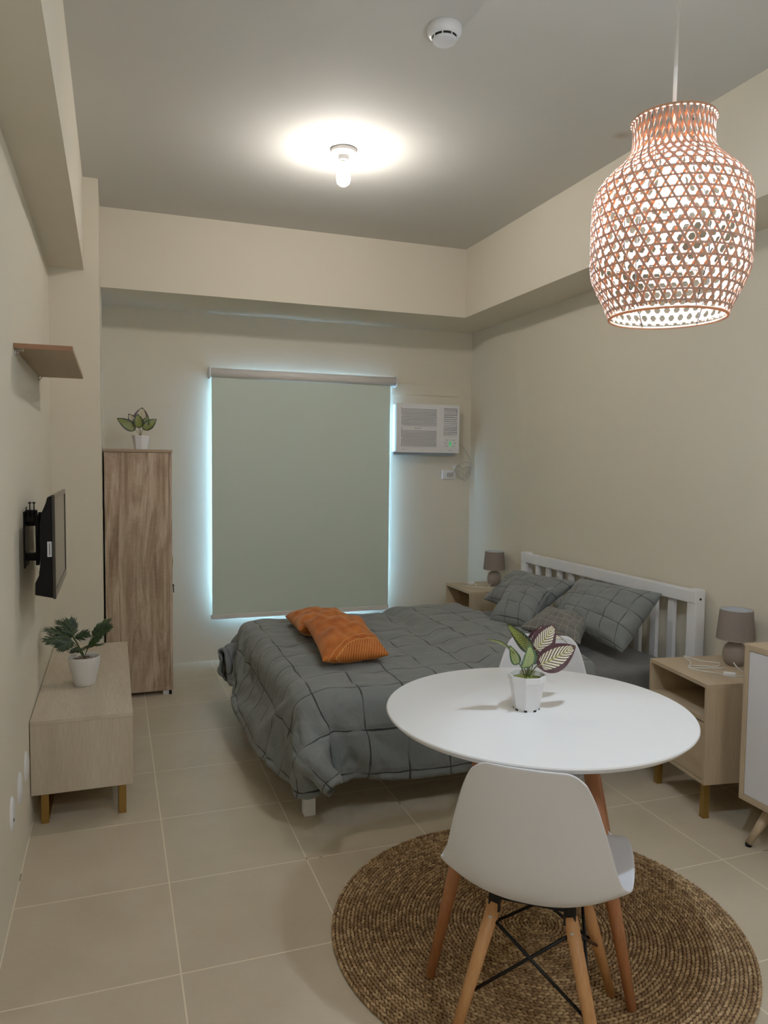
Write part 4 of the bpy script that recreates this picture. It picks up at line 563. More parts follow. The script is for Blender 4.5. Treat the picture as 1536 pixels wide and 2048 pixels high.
171,28,23,12,20,29,25,26,24,29,29,25,28,13,18,2,-6,4,1,1,3,0,-1,0,-2,-2,-1,2,2,3,0,-3,-2,-4,-3,-1,2,2,2,3,1,0,-1,-1,1,1,1,0,-1,-1,0,0,2,1,-1,1,-3,-3,-3,-3,0,3,
174,27,16,25,14,28,25,23,27,28,27,28,26,21,5,8,0,-4,6,-2,1,-1,0,0,-1,-1,0,0,0,0,2,-1,-2,-2,-3,1,1,4,4,4,-1,-1,-3,-2,-1,0,2,0,1,0,-2,-2,1,0,-1,1,-1,-2,-3,1,2,1,
178,20,23,17,28,15,24,27,27,29,27,26,28,20,11,-4,-1,7,-1,-2,-1,0,0,1,1,0,-1,-1,0,1,1,1,-1,0,-2,2,2,1,4,1,1,-3,-5,-3,-1,-1,3,2,1,-1,-1,-1,-1,0,-1,2,0,1,1,-1,2,1,
176,26,14,26,22,28,13,27,28,28,28,26,24,24,10,1,-5,8,-7,-1,-2,0,3,3,3,-1,0,-2,0,0,2,1,0,0,-1,1,0,0,2,0,0,-3,-3,-3,-1,0,2,3,2,2,-1,-3,-1,-1,0,2,2,4,-1,-1,1,-2,
182,15,17,29,23,28,12,26,28,28,28,26,27,17,16,-7,7,-5,-2,-1,1,1,5,3,1,1,0,-4,-2,0,1,2,1,1,-1,-1,-2,-2,1,-1,1,-2,-1,-2,0,1,4,2,3,2,-1,-4,-2,0,-1,2,4,0,1,-2,-2,-1,
180,23,13,26,28,24,13,27,28,27,30,25,22,26,2,6,2,-4,1,0,0,1,4,3,2,-1,-2,-3,-3,-2,0,1,2,3,-1,-2,-3,-2,0,1,1,1,1,1,-1,0,4,1,1,0,-1,-2,-2,-2,-1,3,1,2,0,-2,-3,-2,
196,4,17,29,24,26,12,28,26,28,28,25,27,23,2,6,-4,4,3,0,-1,1,1,-1,1,0,-3,-4,-2,-2,2,1,3,2,1,-1,-3,-1,-2,2,3,1,2,2,-1,-1,-1,0,1,0,-2,-1,-3,-1,-1,2,2,1,1,0,-3,-2,
188,28,3,29,29,16,26,17,28,28,27,28,21,26,6,-1,-1,2,7,-1,-2,-3,-1,0,-1,1,-2,0,-3,0,1,2,3,3,0,0,-3,-2,0,-1,3,3,3,1,-2,-2,-3,-3,0,0,2,-1,-1,-1,1,1,1,1,3,0,-2,-3,
191,15,28,14,23,29,16,28,20,29,27,26,26,23,3,4,-5,5,3,-1,-3,-1,-4,-2,2,0,2,3,-2,1,2,1,2,1,0,0,-2,-4,-1,1,2,2,1,0,-2,-3,-5,-1,-1,3,2,3,0,1,0,-1,1,0,2,0,0,-2,
189,28,15,28,24,8,21,29,26,24,28,28,22,26,7,-7,4,-2,4,2,-3,-4,-2,1,0,3,4,1,1,0,-1,-1,1,0,0,-1,-2,-1,-3,2,-1,2,2,0,0,-4,-2,-2,0,4,3,3,3,-1,-2,0,-1,-2,1,1,-1,0,
195,19,29,24,22,22,7,26,26,28,20,29,25,22,2,8,-8,6,0,2,-2,-1,-1,-3,2,4,2,3,1,-3,-2,-3,-3,-1,1,0,1,1,-1,-2,2,1,1,1,0,-1,-3,0,2,2,4,1,3,-2,-4,-2,-4,-2,1,2,1,1,
206,6,24,28,24,23,27,4,28,29,25,22,28,13,18,-6,3,-3,4,2,0,-1,-4,1,-1,2,4,1,-2,-1,-4,-3,-2,-1,2,2,2,2,0,0,-2,1,1,0,2,-1,1,-2,0,1,1,2,0,-1,-4,-5,-1,-1,1,2,3,2,
234,-11,13,23,29,26,18,30,8,27,29,28,16,24,3,7,-6,5,0,0,0,-1,-1,-1,0,0,2,-1,1,-2,-2,-3,-1,0,2,5,5,0,0,0,-3,-2,0,0,1,2,0,-2,0,-1,0,0,0,-1,-2,-2,-2,1,2,4,2,3,
225,23,-7,29,17,24,28,18,29,11,30,24,29,6,14,-2,6,-6,0,2,1,0,0,-1,-2,-1,1,2,1,-1,-1,0,-2,3,2,3,3,2,-3,-2,-4,-3,-1,1,3,1,1,-1,-1,-3,-1,0,1,1,0,1,-1,0,3,1,3,2,
216,25,7,17,21,30,23,29,13,31,16,26,26,14,1,7,-6,-2,0,3,2,1,1,0,-1,-2,0,2,0,2,2,0,0,0,-1,1,2,-1,-1,-2,-4,-2,-2,1,3,3,2,0,-3,-2,0,0,0,2,4,1,0,0,-1,1,-1,0,
211,25,28,6,24,20,27,25,27,16,26,27,8,27,-1,2,1,-6,1,4,2,4,3,-1,-2,-3,-1,0,1,3,0,2,-2,-1,-1,-1,0,0,-2,-1,-2,-2,0,2,4,3,3,-1,-1,-3,-1,-1,1,3,3,1,-1,-2,-1,-3,-1,0,
207,28,18,28,12,26,22,28,27,8,28,22,29,2,20,-1,-5,-1,1,2,4,2,2,-3,-1,-3,-4,-1,2,3,2,0,0,-2,-4,-1,-2,3,1,1,0,0,0,1,2,2,3,-1,-1,-4,-2,0,-2,4,1,1,1,-3,-4,-1,-2,0,
206,20,28,20,27,18,23,26,25,28,4,28,27,14,-1,15,0,-5,0,1,2,-1,1,-2,-2,-4,-2,0,1,3,2,2,-1,-3,-2,-2,0,2,2,4,0,1,-1,0,0,0,0,-1,-1,-1,-3,0,-1,3,1,2,-1,0,-5,-1,-2,1,
212,26,9,25,27,26,26,14,26,28,23,8,30,14,7,-6,11,0,-2,-3,-1,0,1,-2,-1,0,-3,0,3,2,2,2,-1,-1,-2,-2,0,1,5,2,2,0,-2,-2,-4,-1,0,1,-1,-1,0,-1,1,1,2,2,0,-1,-2,-1,-1,1,
229,1,22,22,22,27,21,26,19,27,26,9,25,20,-1,5,-3,7,-3,-2,-3,-2,2,2,0,2,-1,0,1,3,0,2,1,-2,-2,-2,-1,2,1,3,1,0,-3,-5,-2,-3,1,2,3,2,1,0,-1,-1,2,1,1,0,-2,0,0,-1,
255,4,1,16,24,26,24,19,20,27,21,30,3,26,0,0,4,3,-4,-3,-2,0,3,2,5,2,-1,0,-2,1,-1,1,-1,-1,0,-3,-1,0,2,2,1,-1,-1,-5,-1,-1,2,2,4,4,1,-1,-2,-2,-1,0,1,2,-1,-1,-1,-1,
284,0,5,-1,8,27,28,19,26,15,20,27,25,12,5,-4,0,0,4,-2,-4,5,-1,4,2,-1,-4,4,-4,2,-6,1,1,1,0,1,-5,4,0,-2,4,-2,0,0,-2,4,-2,6,2,-6,4,-3,2,-4,3,-4,5,3,-7,3,-5,3,
312,1,-4,7,-1,7,26,28,16,23,22,14,28,5,14,-2,2,-2,-2,3,3,-2,3,-1,-2,-2,6,-5,2,-4,5,-1,-3,2,0,-4,5,-3,4,-2,-1,0,3,-3,6,-1,3,-8,1,0,0,4,-4,3,-5,9,1,-8,4,-6,3,-1,
335,6,-4,-2,7,6,-4,28,26,19,16,26,8,27,0,6,-3,1,0,1,-1,1,-2,0,3,-2,-2,2,-4,6,-3,-1,4,-5,-1,4,-1,1,-3,4,0,1,-4,7,-4,3,-5,3,0,1,0,-7,7,-4,8,-1,-8,6,-6,3,-3,1,
364,-7,5,0,-9,-6,15,5,29,17,23,12,27,13,7,1,0,1,-1,0,0,-1,1,1,-3,1,1,0,1,-2,2,1,-4,3,0,-1,2,0,0,-4,1,-1,4,-6,4,-4,4,-1,3,-4,0,1,1,5,-6,-3,6,-1,-1,0,0,-2,
386,0,-20,20,-4,-15,-7,24,0,27,6,23,18,16,9,1,2,-1,1,0,1,0,0,1,0,0,0,-1,-1,0,-2,-2,5,2,-1,0,-2,0,-3,5,0,0,-6,5,1,0,0,-2,-4,6,1,1,-2,-6,5,2,-2,-3,2,-2,-1,-2,
380,6,-4,-16,26,3,-9,-18,26,0,24,-1,20,18,6,2,1,0,0,-2,1,0,0,-1,2,-2,3,1,1,-1,0,0,-1,-3,3,1,0,0,1,-2,-3,4,0,1,-2,-3,4,1,1,-2,-1,-2,5,0,0,-6,4,1,-4,-1,-2,-1,
354,5,-1,-3,23,-10,7,1,-5,17,4,21,11,4,5,5,-2,0,-1,2,0,0,-2,3,0,0,-1,2,-2,1,0,-1,1,0,-1,1,0,0,0,1,0,-1,0,0,-1,3,-2,0,0,1,-1,2,-1,1,-2,2,-1,-2,1,-3,-2,-3,
336,-2,3,17,-4,8,-10,1,-2,15,21,6,4,6,4,5,-1,1,1,-1,1,0,1,-2,1,1,-1,0,1,-1,1,-2,0,1,0,0,-1,0,0,2,0,0,0,0,2,-1,0,-1,1,1,0,0,2,-3,2,-2,0,-1,0,-2,-4,-2,
313,5,-3,17,-5,5,4,-10,16,10,3,5,5,5,5,5,4,-5,1,0,1,-2,2,-1,0,1,-1,2,0,-1,0,0,-1,0,0,1,-1,0,0,0,1,2,-1,0,0,1,-1,2,0,-1,0,3,-1,2,-3,-1,0,0,0,-2,-2,-5,
283,9,12,5,-9,6,4,-6,13,5,7,7,2,6,2,4,4,4,-8,0,1,2,-1,0,0,1,0,0,0,0,-1,-1,1,0,0,0,0,1,-1,1,0,0,0,2,-1,0,2,-2,1,2,-1,2,0,-1,0,-1,0,1,-2,-3,-2,-2,
265,3,13,3,9,-11,6,-2,6,2,6,7,5,4,3,5,1,4,2,-7,0,0,0,0,-1,1,1,-1,0,-1,1,-1,0,0,1,0,0,0,0,1,-1,1,1,-1,1,2,-2,2,2,-2,2,0,0,0,-1,1,4,-5,-1,-4,-1,-5,
238,14,8,4,6,5,-11,9,-11,11,8,-1,4,4,4,4,4,-1,3,-7,2,1,-4,2,-2,2,0,-1,-1,0,0,2,-1,1,0,0,0,-1,2,0,-1,1,1,0,0,1,0,3,-2,1,1,-1,0,0,1,2,1,0,-5,0,-4,-4,
236,-9,16,18,-16,5,13,-22,7,-1,5,5,1,2,5,2,7,1,0,2,-8,5,-6,-1,1,-1,1,-1,-1,0,2,-1,-1,1,0,1,-1,-1,2,1,-1,2,0,0,1,-2,4,1,-2,0,2,3,-1,-1,-3,2,2,0,1,-2,-7,-5,
209,20,-5,17,11,-23,19,-10,-21,12,2,-3,5,3,0,5,3,3,1,2,1,-7,6,-11,0,-1,2,-1,1,-1,-1,0,0,-1,1,1,-1,2,0,1,0,0,-1,3,0,0,2,1,-1,0,3,1,-1,-1,-1,2,2,3,-5,-2,-2,-3,
198,4,24,-9,16,-23,8,-10,4,-13,1,4,2,1,1,8,2,0,1,3,1,1,-4,-2,-8,2,-2,1,0,-2,0,1,-1,2,-1,0,2,0,1,-1,0,0,2,2,-2,2,2,-1,1,2,2,-2,-1,1,-1,3,1,6,-7,9,-13,7,
219,-22,3,21,-21,4,-14,4,-12,2,-12,5,-1,1,9,2,2,1,3,1,6,-6,-3,5,-13,0,2,-2,-2,-1,0,0,1,0,2,0,-1,1,0,2,-2,3,1,-1,3,0,2,-4,4,1,0,2,-2,-3,4,-1,5,5,-7,8,1,-9,
200,15,-29,20,-21,-12,5,-12,-2,-8,0,-4,-4,4,12,-4,1,5,0,7,0,-2,1,-4,4,-4,-8,-2,-2,-2,-2,0,0,1,1,1,1,-2,2,0,2,0,2,-1,2,1,1,1,0,2,-1,2,-2,1,-2,9,4,-2,1,0,7,-10,
184,16,-23,-1,7,-25,-8,-4,-10,-6,-4,0,4,2,3,15,-13,1,8,-3,1,3,-3,2,0,-3,0,1,1,0,-4,1,2,-7,-6,-3,-1,1,0,0,2,0,9,-5,-1,0,8,-5,2,-1,1,-1,5,-4,6,3,1,2,4,-4,7,9]

# ------------------------------------------------------------------ the room (metres; camera stands at x=0,y=0)
XL, XR, YB, YF, ZC = -.318, 2.665, 5.41, -1.6, 2.925
fl = struct('floor', box(BM(), (XL-.12, YF-.12, -.08), (XR+.12, YB+.15, 0)), M_tile, 'beige square ceramic floor tiles with pale grout lines', 'floor')
struct('ceiling', box(BM(), (XL-.12, YF-.12, ZC), (XR+.12, YB+.15, ZC+.1)), M_ceil, 'off white painted ceiling holding the bare bulb', 'ceiling')
struct('wall_left', box(BM(), (XL-.12, YF-.12, 0), (XL, YB+.15, ZC)), M_wall, 'cream painted wall behind the television', 'wall')
struct('wall_right', box(BM(), (XR, YF-.12, 0), (XR+.12, YB+.15, ZC)), M_wall, 'cream painted wall behind the headboard', 'wall')
struct('wall_front', box(BM(), (XL, YF-.12, 0), (XR, YF, ZC)), M_wall, 'cream painted wall behind the viewer', 'wall')
WX0, WX1, WZ0, WZ1 = .70, 1.905, .37, 1.99
b = BM()
box(b, (XL, YB, 0), (WX0, YB+.15, ZC)); box(b, (WX1, YB, 0), (XR, YB+.15, ZC))
box(b, (WX0, YB, 0), (WX1, YB+.15, WZ0)); box(b, (WX0, YB, WZ1), (WX1, YB+.15, ZC))
struct('wall_back', b, M_wall, 'cream painted far wall around the covered window', 'wall')
struct('trim_1', box(BM(), (XL, YF, 2.44), (-.142, 4.40, ZC)), M_wall, 'boxed beam running along the top of the left wall', 'beam')
struct('trim_2', box(BM(), (-.066, 4.86, 2.455), (2.335, YB, ZC)), M_wall, 'deep boxed beam across the top of the far wall', 'beam')
struct('trim_3', box(BM(), (2.335, YF, 2.455), (XR, YB, ZC)), M_wall, 'deep boxed beam along the top of the right wall', 'beam')
struct('trim_4', box(BM(), (XL, 4.40, 0), (-.066, YB, ZC)), M_wall, 'square column at the end of the left wall', 'column')
struct('trim_5', box(BM(), (1.99, 5.402, 1.953), (2.555, 5.41, 2.03), .002), M_wall, 'patched wall panel above the air conditioner', 'wall panel')
# window
w = thing('window_1', 'daylit window hidden behind the roller blind', 'window'); w['kind'] = 'structure'
b = BM()
for a0, a1 in (((WX0, WZ0), (WX0+.04, WZ1)), ((WX1-.04, WZ0), (WX1, WZ1)), ((WX0+.04, WZ0), (WX1-.04, WZ0+.04)), ((WX0+.04, WZ1-.04), (WX1-.04, WZ1))):
    box(b, (a0[0], 5.50, a0[1]), (a1[0], 5.54, a1[1]), .002)
obj('window_frame', b, M_white, w)
M_glass = new_mat('window_glass', (235, 245, 250), .02)
_n = N(M_glass); _t = _n.add('ShaderNodeBsdfTransparent'); _t.inputs[0].default_value = (.93, .97, .98, 1); _g = _n.add('ShaderNodeBsdfGlossy', Roughness=.02); _f = _n.add('ShaderNodeFresnel', IOR=1.45)
_m = _n.add('ShaderNodeMixShader'); _n.link(_f.outputs[0], _m.inputs[0]); _n.link(_t.outputs[0], _m.inputs[1]); _n.link(_g.outputs[0], _m.inputs[2]); _n.link(_m.outputs[0], _n.nt.nodes['Material Output'].inputs[0])
obj('window_pane', box(BM(), (WX0+.035, 5.518, WZ0+.035), (WX1-.035, 5.523, WZ1-.035)), M_glass, w)

# roller blind
rb = thing('roller_blind', 'large pale grey green roller blind pulled down over the window', 'blind', (1.30, 5.345, 2.05))
def R(o, p): return (p[0]-o.location.x, p[1]-o.location.y, p[2]-o.location.z)
def rbox(bm, o, a, c, bev=0, **k): return box(bm, R(o, a), R(o, c), bev, **k)
b = BM(); pr = []
for k in range(13):
    a = pi*(k/12); pr.append((5.366-.034*sin(a)*1.0, 2.043+.032*cos(a)))
t = bmesh.new(); L0 = [t.verts.new(R(rb, (.632, y, z))) for y, z in pr]; L1 = [t.verts.new(R(rb, (2.005, y, z))) for y, z in pr]
for i in range(12):
    f = t.faces.new((L0[i], L0[i+1], L1[i+1], L1[i])); f.smooth = True
t.faces.new(L0[::-1]); t.faces.new(L1); t.faces.new((L0[0], L1[0], L1[-1], L0[-1])); bmesh.ops.recalc_face_normals(t, faces=t.faces); add(b, t)
rbox(b, rb, (.632, 5.366, 2.012), (2.005, 5.386, 2.074), .003)
obj('headrail', b, M_alu, rb)
b = BM(); rbox(b, rb, (.643, 5.366, .335), (1.966, 5.3678, 2.03)); obj('blind_fabric', b, M_blind, rb)
b = BM(); rbox(b, rb, (.636, 5.359, .308), (1.970, 5.374, .340), .004, seg=3); obj('bottom_bar', b, M_alu, rb)
for x in (.632-.004, 2.005): obj('end_bracket', rbox(BM(), rb, (x, 5.33, 2.0), (x+.004, 5.409, 2.08), .001), M_plastic, rb)
b = BM(); cz = 2.02
while cz > .62:
    for dx in (0, .012):
        s = bmesh.new(); bmesh.ops.create_icosphere(s, subdivisions=1, radius=.0022, matrix=Matrix.Translation(R(rb, (1.978+dx, 5.372, cz)))); add(b, s)
    cz -= .009
for dx in (0, .012): tube(b, [R(rb, (1.978+dx, 5.372, 2.02)), R(rb, (1.978+dx, 5.372, .62))], .0007, 5)
obj('bead_chain', b, M_plastic, rb)

# ------------------------------------------------------------------ air conditioner
ac = thing('air_conditioner', 'white window air conditioner set in the far wall beside the blind', 'air conditioner', (2.25, 5.30, 1.69))
AX0, AX1, AZ0, AZ1, AY = 1.998, 2.512, 1.512, 1.878, 5.298
b = BM(); rbox(b, ac, (AX0+.006, AY+.02, AZ0+.004), (AX1-.004, 5.409, AZ1-.003), .004)
obj('casing', b, M_plastic, ac)
def fx(u): return AX0+(AX1-AX0)*u
def fz(v): return AZ1-(AZ1-AZ0)*v
def frect(bm, u0, v0, u1, v1, y0, y1, bev=0): rbox(bm, ac, (fx(u0), y0, fz(v1)), (fx(u1), y1, fz(v0)), bev)
b = BM()  # front panel built as a frame around the openings
F0, F1 = AY, AY+.022
for r in ((0, 0, .075, 1), (.075, 0, .63, .105), (.075, .455, .63, .55), (.075, .885, .63, 1), (.63, 0, .745, 1), (.965, 0, 1, 1), (.745, 0, .965, .07), (.745, .645, .965, 1)):
    frect(b, *r, F0, F1, 0)
obj('front_panel', b, M_plastic, ac)
b = BM()
for k in range(11):
    v = .125+k*.0315; frect(b, .075, v-.0088, .63, v+.0088, F0+.001, F1, 0)
obj('upper_grille', b, M_plastic, ac)
b = BM()
for k in range(11):
    v = .567+k*.0303; frect(b, .075, v-.0088, .63, v+.0088, F0+.001, F1, 0)
obj('lower_grille', b, M_plastic, ac)
b = BM()
for k in range(13):
    v = .098+k*.0445; frect(b, .745, v-.0100, .965, v+.0100, F0+.004, F1-.004, .001)
obj('air_vent', b, M_plastic, ac)
b = BM(); frect(b, .07, .10, .635, .46, F1-.001, F1+.004); frect(b, .07, .545, .635, .89, F1-.001, F1+.004); frect(b, .74, .065, .97, .65, F1-.001, F1+.004)
obj('filter_backing', b, M_dark, ac)
b = BM()
for v0, v1 in ((.07, .22), (.27, .42), (.49, .68), (.73, .88)): frect(b, .068, v0, .0715, v1, F0-.0006, F0+.001)
obj('panel_seam', b, M_dark, ac)
b = BM(); frect(b, .75, .69, .958, .905, F0-.0015, F0+.001, .001); cp = obj('control_panel', b, M_white, ac)
M_btn = new_mat('button_grey', (112, 116, 116), .5)
for du, dv in ((.045, .04), (.16, .04), (.032, .10), (.176, .10), (.045, .165), (.16, .165)):
    s = bmesh.new(); bmesh.ops.create_cone(s, cap_ends=True, segments=12, radius1=.004, radius2=.004, depth=.003, matrix=Matrix.Translation(R(ac, (fx(.75+du), F0-.0015, fz(.69+dv)))) @ Matrix.Rotation(pi/2, 4, 'X')); obj('button', s, M_btn, cp)
M_led = emis('green_led', (.05, .75, .18), .16)
obj('led_display', (lambda q: (frect(q, .836, .775, .872, .825, F0-.003, F0-.0014), q)[1])(BM()), M_led, cp)
for q_ in ((.845, .735, .863, .75), (.828, .845, .845, .865), (.860, .845, .877, .865), (.925, .785, .937, .802)):
    b = BM(); frect(b, *q_, F0-.003, F0-.0014); obj('indicator_light', b, M_led, cp)
def text_mesh(body, size, align='CENTER'):
    cu = bpy.data.curves.new('lettering', 'FONT'); cu.body = body; cu.size = size; cu.align_x = align; cu.align_y = 'CENTER'; cu.extrude = .0004
    to = bpy.data.objects.new('lettering', cu); COL.objects.link(to)
    bpy.context.view_layer.update()
    me = bpy.data.meshes.new_from_object(to.evaluated_get(bpy.context.evaluated_depsgraph_get()))
    bpy.data.objects.remove(to); bpy.data.curves.remove(cu); return me
M_ink = new_mat('grey_ink', (70, 72, 74), .6); M_ink2 = new_mat('pale_ink', (150, 152, 156), .6)
def place_text(body, size, o, u, v, mat, sx=1):
    to = obj('lettering', text_mesh(body, size), mat, o, loc=R(ac, (fx(u), F0-.0012, fz(v)))); to.rotation_euler = (pi/2, 0, 0); to.scale = (sx, 1, 1)
place_text('S A I T', .019, ac, .335, .502, M_ink)
place_text('Cool', .012, ac, .105, .945, M_ink2); place_text('Inverter', .011, ac, .855, .95, M_ink2)
b = BM(); rbox(b, ac, (AX0-.012, AY+.03, AZ0-.018), (AX1-.02, 5.409, AZ0+.003), .002)
for x in (2.06, 2.40, 2.44): rbox(b, ac, (x, AY+.027, AZ0-.012), (x+.006, AY+.031, AZ0-.006))
obj('support_tray', b, new_mat('pale_tray', (150, 160, 168), .5), ac)

so = thing('wall_socket', 'white wall socket under the air conditioner with a plug in it', 'socket', (2.475, 5.40, 1.345))
b = BM(); box(b, (-.055, -.006, -.036), (.06, .009, .036), .004, 3); obj('face_plate', b, M_plastic, so)
b = BM()
for x, z in ((.026, .008), (.034, .008)): box(b, (x-.0015, -.007, z-.006), (x+.0015, -.0055, z+.006))
obj('socket_slot', b, M_dark, so)
pl = thing('power_cord', 'coiled grey power cord of the air conditioner hanging by the corner', 'cord', (2.50, 5.36, 1.36))
b = BM(); box(b, (-.045, .0, -.03), (.0, .030, .0), .008, 3); obj('plug', b, M_greycable, pl)
b = BM(); box(b, (-.028, -.008, .028), (.006, -.006, .06), .001, M=Matrix.Rotation(.3, 4, 'Y')); obj('paper_tag', b, M_white, pl)
b = BM()
pts = spline([(.04, .02, .24), (.095, .0, .18), (.135, -.015, .10), (.14, -.02, .03), (.12, -.015, -.03), (.10, -.01, -.02), (.135, -.02, .06), (.09, -.02, .085), (.03, -.01, .06), (.01, -.01, .02), (.05, -.01, -.03), (.09, -.02, -.06), (.12, -.02, -.01), (.135, -.01, .05), (.07, -.005, .03), (.03, -.01, .055), (.02, .0, .0), (.055, -.02, -.05), (.08, -.02, -.02), (.03, .0, .02), (-.02, .01, -.012)], 7)
tube(b, pts, .0028, 6)
for (x, z) in ((.131, .045), (.127, -.005)): box(b, (x-.007, -.024, z-.004), (x+.007, -.006, z+.004), .001)
obj('cable', b, M_greycable, pl)

# ------------------------------------------------------------------ ceiling fittings
cb = thing('ceiling_bulb', 'lit bare bulb in a round white ceiling holder', 'light', (1.053, 3.565, ZC-.0005))
b = BM(); lathe(b, [(0, 0), (.062, 0), (.064, -.008), (.060, -.016), (.034, -.024), (.026, -.028), (.024, -.05), (.020, -.052), (0, -.052)], 40); obj('lamp_holder', b, new_mat('grey_white_holder', (150, 148, 144), .6), cb, 40)
b = BM(); lathe(b, [(0, -.051), (.014, -.052), (.016, -.06), (.013, -.075), (.016, -.088), (.018, -.09)], 24); obj('bulb_neck', b, new_mat('bulb_cap', (150, 146, 138), .5), cb, 40)
M_bulb = emis('lit_bulb', (1, .94, .87), 116)
b = BM(); lathe(b, [(.018, -.089), (.030, -.10), (.033, -.115), (.033, -.14), (.028, -.158), (.016, -.168), (0, -.171)], 20); obj('bulb_glass', b, M_bulb, cb, 60)
sd = thing('smoke_detector', 'round white smoke detector on the ceiling', 'smoke detector', (1.087, 2.465, ZC-.0005))
b = BM(); lathe(b, [(0, 0), (.058, 0), (.060, -.004), (.059, -.022), (.050, -.034), (.044, -.036)], 48); obj('detector_base', b, M_plastic, sd, 40)
b = BM(); lathe(b, [(.044, -.034), (.041, -.036), (.041, -.043)], 48); obj('vent_ring', b, M_dark, sd, 40)
b = BM(); lathe(b, [(.0415, -.0425), (.042, -.044), (.040, -.050), (.030, -.053), (0, -.0535)], 48)
for k in range(8):
    a = k*pi/4+.2; M = Matrix.Translation((.0415*cos(a), .0415*sin(a), -.040)) @ Matrix.Rotation(a, 4, 'Z'); box(b, (-.001, -.002, -.006), (.002, .002, .006), M=M)
obj('detector_cap', b, M_plastic, sd, 40)

# pendant lamp ---------------------------------------------------------------
PX, PY = 1.257, 1.50
pn = thing('pendant_lamp', 'bottle shaped woven bamboo pendant lamp lit by a bulb', 'pendant lamp', (PX, PY, 1.775))
prof = [(.0945, 2.240), (.0915, 2.222), (.0915, 2.190), (.096, 2.166), (.110, 2.145), (.132, 2.124), (.155, 2.102), (.171, 2.080), (.1795, 2.050), (.1815, 2.01), (.182, 1.97), (.182, 1.92), (.181, 1.895), (.177, 1.874), (.166, 1.848), (.153, 1.822), (.142, 1.798), (.1335, 1.777)]
pp = [Vector((r, z-1.775, 0)) for r, z in prof]; ps = spline([(p.x, p.y, 0) for p in pp], 5)
cum = [0]
for a_, c_ in zip(ps, ps[1:]): cum.append(cum[-1]+(c_-a_).length)
TOT = cum[-1]
def surf(s):
    s = max(0, min(TOT, s))
    for i in range(len(cum)-1):
        if s <= cum[i+1]:
            t = (s-cum[i])/(cum[i+1]-cum[i]+1e-9); p = ps[i].lerp(ps[i+1], t); d = (ps[i+1]-ps[i]).normalized(); return p.x, p.y, d
    return ps[-1].x, ps[-1].y, (ps[-1]-ps[-2]).normalized()
def P3(s, th, off=0):
    r, z, d = surf(s); nr, nz = -d.y, d.x      # outward normal
    if nr < 0: nr, nz = -nr, -nz
    return Vector(((r+off*nr)*cos(th), (r+off*nr)*sin(th), z+off*nz))
def strip(bm, path, w, off):
    """path: list of (s,theta); ribbon of width w lying in the lamp surface"""
    prev = None
    for i, (s, th) in enumerate(path):
        a, c = path[max(0, i-1)], path[min(len(path)-1, i+1)]
        t = (P3(c[0], c[1], off)-P3(a[0], a[1], off)).normalized(); p = P3(s, th, off)
        r, z, d = surf(s); nv = Vector((-d.y*cos(th), -d.y*sin(th), d.x)); nv = nv if nv.dot(Vector((cos(th), sin(th), 0))) > 0 else -nv
        sd_ = t.cross(nv).normalized()*w/2
        q = [bm.verts.new(p+sd_+nv*.0006), bm.verts.new(p-sd_+nv*.0006), bm.verts.new(p-sd_-nv*.0006), bm.verts.new(p+sd_-nv*.0006)]
        if prev:
            for k in range(4): bm.faces.new((prev[k], prev[(k+1) % 4], q[(k+1) % 4], q[k]))
        prev = q
def bamboo(name, rgb, tr):
    m = new_mat(name, rgb, .6); nt = m.node_tree; pb = nt.nodes['Principled BSDF']; o = nt.nodes['Material Output']
    n = N(m); f = n.noise(n.coord('Object'), 26, 3); c = n.ramp(f, [(.3, tuple(x*.8 for x in lin(rgb))), (.7, lin(rgb))]); n.color(c)
    t = nt.nodes.new('ShaderNodeBsdfTranslucent'); t.inputs[0].default_value = (*lin(tr), 1)
    mx = nt.nodes.new('ShaderNodeMixShader'); mx.inputs[0].default_value = .22
    nt.links.new(pb.outputs[0], mx.inputs[1]); nt.links.new(t.outputs[0], mx.inputs[2]); nt.links.new(mx.outputs[0], o.inputs[0]); return m
M_bamb = bamboo('bamboo_strip', (204, 186, 176), (206, 150, 122)); M_bamb2 = bamboo('bamboo_strip_dark', (196, 166, 142), (240, 158, 80))
NH = 41; HS = .0243; W_ = .0061; dth = (pi/NH)/HS
b1, b2 = BM(), BM()
smax = TOT-.004
for k in range(NH):
    for sgn, off, bb in ((1, .0012, b1), (-1, -.0008, b2)):
        th0 = 2*pi*k/NH+(0 if sgn > 0 else pi/NH)
        path = []; s = 0
        while s <= smax+.001:
            path.append((s, th0+sgn*dth*s)); s += .0105
        strip(bb, path, W_, off)
hb = BM(); s = HS*4
rows = []
while s < smax: rows.append(s); s += HS
for s in rows:
    strip(hb, [(s, 2*pi*k/90) for k in range(91)], W_*.9, 0.0002)
obj('diagonal_weave', b1, M_bamb, pn); obj('crossing_weave', b2, M_bamb2, pn); obj('ring_weave', hb, M_bamb, pn)
for r, z in ((.0950, .463), (.1345, .004)): obj('rim_band', tube(BM(), [(r*cos(2*pi*k/72), r*sin(2*pi*k/72), z) for k in range(72)], .0036, 6, closed=True), M_bamb2, pn)
b = BM()
for z, r in ((.155, .178), (.298, .172)): tube(b, [(r*cos(2*pi*k/60), r*sin(2*pi*k/60), z) for k in range(60)], .0012, 5, closed=True)
for k in range(6):
    a = k*pi/3+.3; path = [(max(.02, surf(s_)[0]-.005)*cos(a), (surf(s_)[0]-.005)*sin(a), surf(s_)[1]) for s_ in np.linspace(.01, smax, 24)]; tube(b, path, .0012, 5)
for k in range(3):
    a = k*2*pi/3+.3; tube(b, [(.018*cos(a), .018*sin(a), .41), (.091*cos(a), .091*sin(a), .43)], .0014, 5)
obj('wire_frame', b, M_black, pn)
